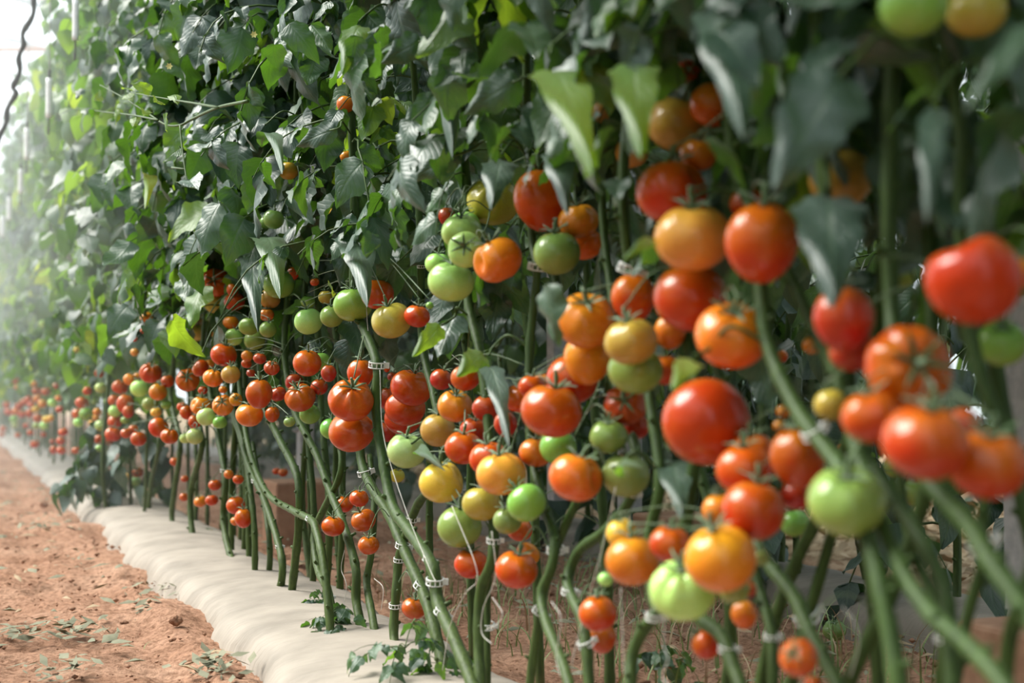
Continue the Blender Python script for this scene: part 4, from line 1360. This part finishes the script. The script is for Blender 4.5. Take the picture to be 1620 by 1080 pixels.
CL = [
 (592, 577, 28, -.005, 4, 'ladder clip highest on the crisp front stem'), (577, 745, 24, .035, -14, 'ring clip around the stem under the stacked red pair'),
 (690, 920, 30, -.02, 2, 'ladder clip on the front stem, right one of touching two'), (669, 931, 26, .03, 32, 'ladder clip on the crossing stem, left one of touching two'),
 (693, 967, 26, -.02, 28, 'slanted ladder clip below the touching two'), (642, 862, 24, .03, 12, 'ladder clip where the two front stems cross'),
 (676, 829, 20, .06, 3, 'small ladder clip on thin stem right of the crossing'), (690, 880, 20, .06, 18, 'tilted ladder clip left of the lower green middle fruit'),
 (781, 859, 24, .01, 2, 'ladder clip above the cut stub of upright stem'), (763, 990, 26, -.01, 2, 'ladder clip low on the upright double stem'),
 (877, 874, 30, .0, 0, 'wide white ladder clip on the S shaped stem'), (857, 963, 26, -.015, 30, 'slanted ladder clip low on the S shaped stem'),
 (902, 936, 26, .01, 8, 'ladder clip on the forked stem above low red pair'), (928, 1014, 28, .0, -22, 'slanted ladder clip low on the forked stem'),
 (1033, 967, 30, -.01, 2, 'ladder clip on the curving stem under golden fruits'), (631, 882, 18, .03, 4, 'small clip on third stem left of crossing pair'),
 (625, 954, 20, .02, 2, 'clip lower on the third stem left of crossing pair'), (844, 425, 32, .07, 8, 'clip high on shaded stem left of round green fruit'),
 (1033, 428, 42, .0, 20, 'blurred ring clip just left of the golden upper fruit'), (645, 422, 14, .0, 0, 'small clip high in the leaves above the yellow green fruit'),
 (1297, 672, 40, -.015, -30, 'blurred clip on the thick bright right stem'), (1568, 858, 50, -.055, -30, 'blurred white clip on thickest right stem'),
 (1290, 972, 44, .03, -30, 'white clip on the stem below the red cluster'), (1217, 1012, 26, .08, 0, 'white clip at short straight stem near bottom edge'),
 (1150, 1030, 30, .02, 5, 'clip by the pale split base at bottom edge'), (1488, 1010, 30, .1, 0, 'white knob clip at the bottom right'),
 (490, 822, 16, -.05, 25, 'clip at elbow of the arching side stem'), (1000, 782, 22, .06, 10, 'clip under the green fruit right of the kidney one'),
 (404, 760, 14, .0, 0, 'blurred clip on the straight thin far stem'), (360, 745, 14, .0, 0, 'blurred clip beside the orange low far fruit'), (525, 945, 14, -.03, 0, 'clip low on the curved stem above the weed'),
 (445, 862, 13, -.01, 0, 'blurred clip on the slender far stem'),
]
for q in CL: clip(*q)

def twine(pts, v, label, v2=None):
    P = catmull(px_path(pts, v, v2), 8)
    mb = MB(); a, f = tube_data(P, .0005, 5); mb.add(a, f)
    o = mb.build('twine', M_TWINE)
    tag(o, label, 'twine', 'white support twines')
TW = [
 ([(974, 770), (957, 850), (930, 950), (905, 1050), (918, 1064)], .0, 'white twine slanting from kidney fruit past the low red pair'),
 ([(715, 800), (755, 905), (735, 940), (712, 990), (700, 1060)], -.03, 'white twine crossing the two front stems'),
 ([(778, 840), (784, 910), (765, 960), (762, 1000), (778, 1018)], -.025, 'white twine wound on the upright double stem'),
 ([(779, 945), (795, 970), (785, 988), (770, 995)], -.02, 'white loop of twine right of the upright double stem'),
 ([(873, 952), (887, 975), (884, 1010), (880, 1040), (887, 1070)], -.03, 'white twine curling right of the S shaped stem'),
 ([(590, 560), (582, 520), (575, 400)], .0, 'white twine rising from the highest ladder clip'),
 ([(601, 585), (607, 690), (640, 800), (680, 900), (690, 920)], -.03, 'white twine following the front stem down'),
 ([(982, 930), (985, 1000), (988, 1080)], .0, 'white twine hanging left of the curving stem'),
 ([(1052, 970), (1050, 1020), (1057, 1040), (1048, 1070), (1060, 1085)], -.02, 'white twine falling right of the curving stem'),
 ([(592, 915), (606, 930), (603, 965)], .0, 'short white twine by the short bent plant'),
 ([(660, 985), (662, 1040)], .03, 'short white twine below the red fruit by crossing stems'),
 ([(1420, 1015), (1415, 950), (1428, 900), (1412, 940)], .1, 'curly white twine in lower right stems'),
 ([(1333, 960), (1352, 985), (1358, 1020), (1345, 1070)], .03, 'white twine drooping from white clip at lower right'),
 ([(1222, 0), (1223, 60), (1226, 120)], -.03, 'brownish twine hanging at the top right of centre'),
 ([(1424, 350), (1422, 430), (1405, 525)], .25, 'thin twine down through the dark right leaves'),
 ([(545, 870), (540, 900), (548, 930), (535, 990)], .0, 'thin white twine left of the short bent plant'),
 ([(690, 540), (760, 600), (800, 650)], .1, 'thin slanting twine behind the small bright leaf'),
]
for p_, v_, l_ in TW: twine(p_, v_, l_)

# ---------------------------------------------------------------- young shoot reaching out over the path
def shoot():
    root, path, bi = nearest_plant(on_row(400, 160, -.1))
    mb = MB()
    v = -.30
    vs_ = lambda pts: px_path(pts, -.2, -.32)
    a = catmull(vs_([(392, 160), (345, 170), (305, 188), (285, 198), (262, 197), (235, 180), (198, 156), (158, 134)]), 6)
    x, f = tube_data(a, np.linspace(.0032, .0013, len(a)), 6); mb.add(x, f, 1)
    for pts in ([(345, 170), (300, 162), (262, 156), (200, 145)], [(250, 190), (210, 182), (165, 177), (120, 172), (95, 182), (78, 205)], [(285, 198), (288, 230), (292, 262), (296, 290)], [(272, 265), (292, 267)]):
        b_ = catmull(px_path(pts, -.31), 5)
        x, f = tube_data(b_, np.linspace(.0022, .001, len(b_)), 5); mb.add(x, f, 1)
    mb.build('side_shoot', [M_LEAF, M_STEM], root)
    fo = Foliage()
    for (px, py, dx, dy, L, tn) in ((160, 150, -25, 25, .05, .95), (150, 172, -20, 18, .05, .5), (130, 140, -10, 12, .045, .2), (95, 182, -20, 28, .05, .35), (135, 172, 2, 30, .05, .4), (200, 150, 10, 26, .04, .9), (190, 172, -14, 22, .04, .95), (230, 175, 14, 18, .04, .9), (250, 160, 5, -20, .045, .9), (205, 140, 18, -14, .045, .9), (265, 190, -26, 12, .045, .92), (285, 235, -18, 12, .04, .6), (300, 285, 16, 30, .06, .3), (275, 150, 12, -12, .04, .9), (215, 185, -10, 22, .04, .9), (240, 145, -16, -8, .045, .85)):
        b_ = on_row(px, py, -.31); e_ = on_row(px + dx, py + dy, -.33)
        d = norm(e_ - b_); nn = norm(-ray(px, py)) * .6 + UP * .6 + RNG.normal(0, .3, 3); nn = norm(nn - d * nn.dot(d))
        fo.b.append(b_); fo.d.append(d); fo.n.append(nn); fo.L.append(L); fo.t.append(tn)
    o = fo.build('young_foliage', root, reject=False)
    o['label'] = 'pale young leaflets on the outreaching shoot'
shoot()

def flower(px, py, v, lab):
    root, path, bi = nearest_plant(on_row(px, py, v))
    c = on_row(px, py, v)
    mb = MB()
    for k in range(6):
        a = k * math.pi / 3
        d = np.array((math.cos(a) * .55, -.2, math.sin(a) * .55)); s = np.array((-math.sin(a), 0, math.cos(a)))
        mb.add([c, c + d * .006 + s * .0025, c + d * .013, c + d * .006 - s * .0025], [(0, 1, 2, 3)])
    o = mb.build('flower', M_FLOWER, root); o['label'] = lab
flower(402, 55, -.16, 'small pale yellow flower'); flower(268, 105, -.3, 'pale flower in upper left leaves')

# ---------------------------------------------------------------- hanging tubes, dark cable, greenhouse shell at the far end
def hang(px, y0, y1, depth, wpx, lab):
    a, b = at_depth(px, y0, depth), at_depth(px, y1, depth)
    b[0], b[1] = a[0], a[1]
    r = wpx * depth / F / 2
    root = empty('hanging_tube', Vector(b)); tag(root, lab, 'hanging tube', 'white tubes hanging along the row')
    mb = MB(); x, f = tube_data(catmull([a, (a + b) / 2, b], 4), r, 12); mb.add(x, f); mb.build('tube_body', M_WHITE, root)
    mb = MB(); x, f = tube_data([b, b - UP * .05, b - UP * .06 + TU * .02, b - UP * .035 + TU * .03], r * .3, 6); mb.add(x, f)
    x, f = tube_data([a + UP * .03, a - UP * .01], r * .5, 8); mb.add(x, f); mb.build('hook', M_DARK, root)
    mb = MB(); x, f = tube_data([a, a + UP * (3.0 - a[2])], .0025, 5); mb.add(x, f); mb.build('cord', M_STEEL, root)
for q in ((120, 0, 64, 4.6, 10, 'white hanging tube nearest the camera at the top left'), (78, 124, 186, 5.3, 10, 'white hanging tube on a dark cord, second from the top'),
          (43, 203, 252, 6.4, 9, 'white hanging tube, third along the upper left row'), (33, 268, 306, 7.6, 8, 'white hanging tube, fourth along the upper left row'),
          (15, 312, 348, 8.8, 8, 'white hanging tube, fifth along the row by left edge'), (5, 342, 374, 10.2, 8, 'white hanging tube farthest off at the left edge')):
    hang(*q)
mb = MB()
P = catmull([at_depth(x, y, 5.0) for x, y in ((60, -140), (58, -20), (50, 22), (38, 55), (34, 78), (30, 105), (24, 135), (22, 150), (12, 180), (2, 210), (-14, 270), (-40, 380))], 7)
P[:, 0] += .006 * np.sin(np.arange(len(P)) * .55)
x, f = tube_data(P, .0085 + .0015 * np.sin(np.arange(len(P)) * .8), 8); mb.add(x, f)
o = mb.build('dead_vine', M_DARK); tag(o, 'dark dead vine hanging diagonally at the upper left corner', 'vine')
mb = MB(); a_, b_ = at_depth(-160, 79, 12), at_depth(90, 78, 12)
x, f = tube_data([a_, b_], .022, 8); mb.add(x, f); o = mb.build('roof_pipe', M_PIPE); tag(o, 'thin orange pipe crossing the far upper left', 'pipe')

def film_material():
    m, t, b, out = mat('greenhouse_film')
    tr = N(t, 'BsdfTranslucent'); tr.inputs[0].default_value = (.86, .92, .97, 1)
    tp = N(t, 'BsdfTransparent'); tp.inputs[0].default_value = (.9, .95, 1, 1)
    ms = N(t, 'MixShader'); ms.inputs[0].default_value = .45
    t.links.new(tr.outputs[0], ms.inputs[1]); t.links.new(tp.outputs[0], ms.inputs[2]); t.links.new(ms.outputs[0], out.inputs['Surface'])
    return m
M_FILM = film_material()
def roof():
    mb = MB()
    prof = [(-6.0, 2.6), (-4.6, 3.5), (-3, 4.0), (-1.5, 4.2), (0, 4.1), (1.5, 3.7)]
    rows = []
    for u in (9, 16, 24, 34):
        rows.append([world_uv(u, v, z) for v, z in prof])
    V = np.array(rows).reshape(-1, 3); n = len(prof)
    mb.add(V, [(i * n + j, (i + 1) * n + j, (i + 1) * n + j + 1, i * n + j + 1) for i in range(3) for j in range(n - 1)])
    tag(mb.build('ceiling', M_FILM, smooth=True), kind='structure')
    k = 1
    for u in np.arange(9, 34, 1.6):
        mb = MB()
        P = catmull([world_uv(u, v, z - .03) for v, z in prof], 4)
        x, f = tube_data(P, .03, 8); mb.add(x, f)
        tag(mb.build('trim_%d' % k, M_STEEL), kind='structure'); k += 1
roof()

# humid bright haze that fills the far part of the greenhouse
def haze():
    m, t, b, out = mat('humid_haze')
    t.nodes.remove(b)
    vs_ = N(t, 'VolumeScatter'); vs_.inputs['Color'].default_value = (.93, .98, 1, 1); vs_.inputs['Density'].default_value = .034; vs_.inputs['Anisotropy'].default_value = .25
    t.links.new(vs_.outputs[0], out.inputs['Volume'])
    for z0, z1, dn, lab in ((0.0, .75, .02, 'thin pale haze low along the far end of the row'), (.75, 3.5, .06, 'bright haze above, in the far upper end of the greenhouse')):
        mm = m.copy()
        mm.node_tree.nodes[vs_.name].inputs['Density'].default_value = dn
        v, f = box_data(world_uv(14, -1.0, (z0 + z1) / 2), 20, 5, z1 - z0 - .002, TU, TV)
        mb = MB(); mb.add(v, f)
        tag(mb.build('haze', mm, smooth=False), lab, 'haze', kind='stuff')
haze()

# ---------------------------------------------------------------- ground litter, grass, weeds
def litter():
    mb = MB(); rg = np.random.default_rng(12)
    for k in range(800):
        u, v = rg.uniform(.9, 9), rg.uniform(-1.5, -.24)
        if rg.random() < .5: u, v = rg.uniform(.5, 5), rg.uniform(.2, 1.05)
        c = world_uv(u, v, -.004 + rg.uniform(0, .012))
        a = rg.uniform(0, 6.28); L = rg.uniform(.008, .035); w = L * rg.uniform(.15, .4)
        d = np.array((math.cos(a), math.sin(a), rg.uniform(-.1, .2))); s = np.array((-math.sin(a), math.cos(a), rg.uniform(-.4, .4)))
        pts = [c - d * L, c + s * w + UP * .003, c + d * L, c - s * w, c + UP * .006]
        mb.add(pts, [(0, 4, 1), (1, 4, 2), (2, 4, 3), (3, 4, 0)], int(rg.random() < .3))
    # drifts of shrivelled leaves
    for (px, py, n, sx) in ((110, 990, 70, 60), (60, 830, 30, 40), (330, 1050, 60, 50), (40, 1000, 30, 40), (240, 930, 26, 60), (95, 1055, 40, 50), (120, 880, 24, 30), (70, 825, 20, 60), (230, 960, 20, 20)):
        for k in range(n):
            c = on_ground(px + rg.normal(0, sx * .5), py + rg.normal(0, 7)); c[2] = rg.uniform(-.01, .012)
            a = rg.uniform(0, 6.28); L = rg.uniform(.006, .022); w = L * rg.uniform(.2, .5)
            d = np.array((math.cos(a), math.sin(a), rg.uniform(-.3, .5))); s = np.array((-math.sin(a), math.cos(a), rg.uniform(-.6, .6)))
            mb.add([c - d * L, c + s * w, c + d * L, c - s * w], [(0, 1, 2, 3)], 0)
    o = mb.build('leaf_litter', [M_DRY, M_STRAW]); tag(o, 'scattered dry plant litter on the red soil path', 'litter', kind='stuff')
litter()
def crumbs():
    mb = MB(); rg = np.random.default_rng(52)
    base = np.array([(0, 0, 1), (1, 0, 0), (0, 1, 0), (-1, 0, 0), (0, -1, 0), (0, 0, -1.0), (.7, .7, .1), (-.7, .7, -.1), (-.7, -.7, .1), (.7, -.7, -.1)])
    F_ = [(0, 1, 6), (0, 6, 2), (0, 2, 7), (0, 7, 3), (0, 3, 8), (0, 8, 4), (0, 4, 9), (0, 9, 1), (5, 6, 1), (5, 2, 6), (5, 7, 2), (5, 3, 7), (5, 8, 3), (5, 4, 8), (5, 9, 4), (5, 1, 9)]
    for k in range(4200):
        u = 1 + 6 * rg.random() ** 1.5
        v = rg.uniform(-1.3, -.22) if rg.random() < .6 else rg.uniform(.2, 1.05)
        if rg.random() < .2: v = -.23 + rg.normal(0, .03)
        r = .002 + .007 * rg.random() ** 5
        c = world_uv(u, v, -.022 + rg.normal(0, .006))
        mb.add(c + base * r * rg.uniform(.6, 1.3, (10, 1)) * np.array((1.2, 1, .8)), F_)
    o = mb.build('soil_crumbs', M_SOIL); tag(o, 'loose crumbs of red soil along the path and sheet', 'soil', kind='stuff')
crumbs()
def straw():
    mb = MB(); rg = np.random.default_rng(22)
    for k in range(5000):
        u, v = rg.uniform(2.0, 9), rg.uniform(1.55, 2.9)
        c = world_uv(u, v, rg.uniform(0, .05))
        a = rg.uniform(0, 6.28); L = rg.uniform(.012, .04); w = L * rg.uniform(.15, .5)
        d = np.array((math.cos(a), math.sin(a), rg.uniform(-.5, .6))); s = np.array((-math.sin(a), math.cos(a), rg.uniform(-.6, .6)))
        mb.add([c - d * L, c + s * w + UP * .01, c + d * L, c - s * w], [(0, 1, 2, 3)])
    o = mb.build('straw_litter', M_STRAW); tag(o, 'pale dry straw and leaves heaped behind the second row', 'straw', kind='stuff')
straw()
def grass():
    mb = MB(); rg = np.random.default_rng(32)
    def blade(c, a, L, w, lean):
        d = np.array((math.cos(a), math.sin(a), 0)); s = np.array((-math.sin(a), math.cos(a), 0))
        P, n = [], 6
        for i in range(n):
            t_ = i / (n - 1)
            p = c + UP * L * (t_ - lean * .45 * t_ ** 2.5) + d * L * lean * t_ ** 1.8
            ww = w * (1 - t_) ** .7
            P += [p - s * ww, p + s * ww]
        mb.add(P, [(2 * i, 2 * i + 1, 2 * i + 3, 2 * i + 2) for i in range(n - 1)], int(rg.random() < .3))
    for k in range(1200):
        u, v = rg.uniform(.55, 3.4), rg.uniform(.24, 1.0)
        c = world_uv(u, v, -.02)
        blade(c, rg.uniform(0, 6.28), rg.uniform(.04, .14), rg.uniform(.001, .0024), rg.uniform(.2, 1.2))
    for k in range(60):
        u, v = rg.uniform(1, 3), rg.uniform(-.6, -.25)
        if rg.random() < .7: continue
        blade(world_uv(u, v, -.02), rg.uniform(0, 6.28), rg.uniform(.02, .04), .001, 1.0)
    o = mb.build('grass', [M_GRASS, M_STRAW]); tag(o, 'thin green and dry grass blades on soil between rows', 'grass', kind='stuff')
grass()
def weed(px, py, v, n, size, lab, sp_=.05, tint=.35):
    b = on_row(px, py, v)
    if b[2] < 0 or b[2] > .06: b = on_ground(px, py, .03)
    root = empty('weed_seedling', Vector(b)); tag(root, lab, 'weed')
    fo = Foliage()
    for k in range(n):
        fo.leaf(b + UP * RNG.uniform(.0, .03), RNG.uniform(0, 6.28), sp_ * RNG.uniform(.7, 1.4), size, tint + RNG.normal(0, .08), rise=RNG.uniform(.2, 1.1), pairs=2)
    fo.build('foliage', root, reject=False)
weed(522, 992, -.05, 10, .028, 'small leafy weed at foot of the curved stem', .06)
weed(490, 965, .0, 6, .025, 'small weed left of the leafy weed on the sheet', .05)
weed(640, 1050, -.05, 8, .03, 'pale weed seedling by the bottom edge left of front stems', .09, .45)
weed(700, 1075, .0, 6, .028, 'pale weed seedling at bottom edge under the front stems', .06, .45)
weed(1040, 1065, .2, 5, .03, 'weed in the grass at the bottom right of centre', .06)
# clods
def clod(px, py, wpx, lab):
    c = on_ground(px, py)
    r = wpx * c[1] / F / 2
    rg = np.random.default_rng(int(px))
    th = np.linspace(0, math.pi, 9); ph = np.linspace(0, 2 * math.pi, 14, endpoint=False)
    T_, P_ = np.meshgrid(th, ph, indexing='ij')
    rr = 1 + .18 * np.sin(3 * P_ + 2 * T_) + .12 * np.cos(5 * P_ - 3 * T_) + rg.normal(0, .06, T_.shape)
    V = np.stack([rr * np.sin(T_) * np.cos(P_), rr * np.sin(T_) * np.sin(P_), rr * np.cos(T_) * .75], -1).reshape(-1, 3) * r
    f = [(i * 14 + k, (i + 1) * 14 + k, (i + 1) * 14 + (k + 1) % 14, i * 14 + (k + 1) % 14) for i in range(8) for k in range(14)]
    mb = MB(); mb.add(V + c + UP * r * .35, f)
    tag(mb.build('soil_clod', M_SOIL), lab, 'clod')
clod(279, 985, 20, 'dark soil clod lying alone on the path near the sheet')
clod(70, 800, 14, 'soil clod at far left of the path by green litter')
clod(215, 800, 9, 'tiny soil clod close to the sheet bend')
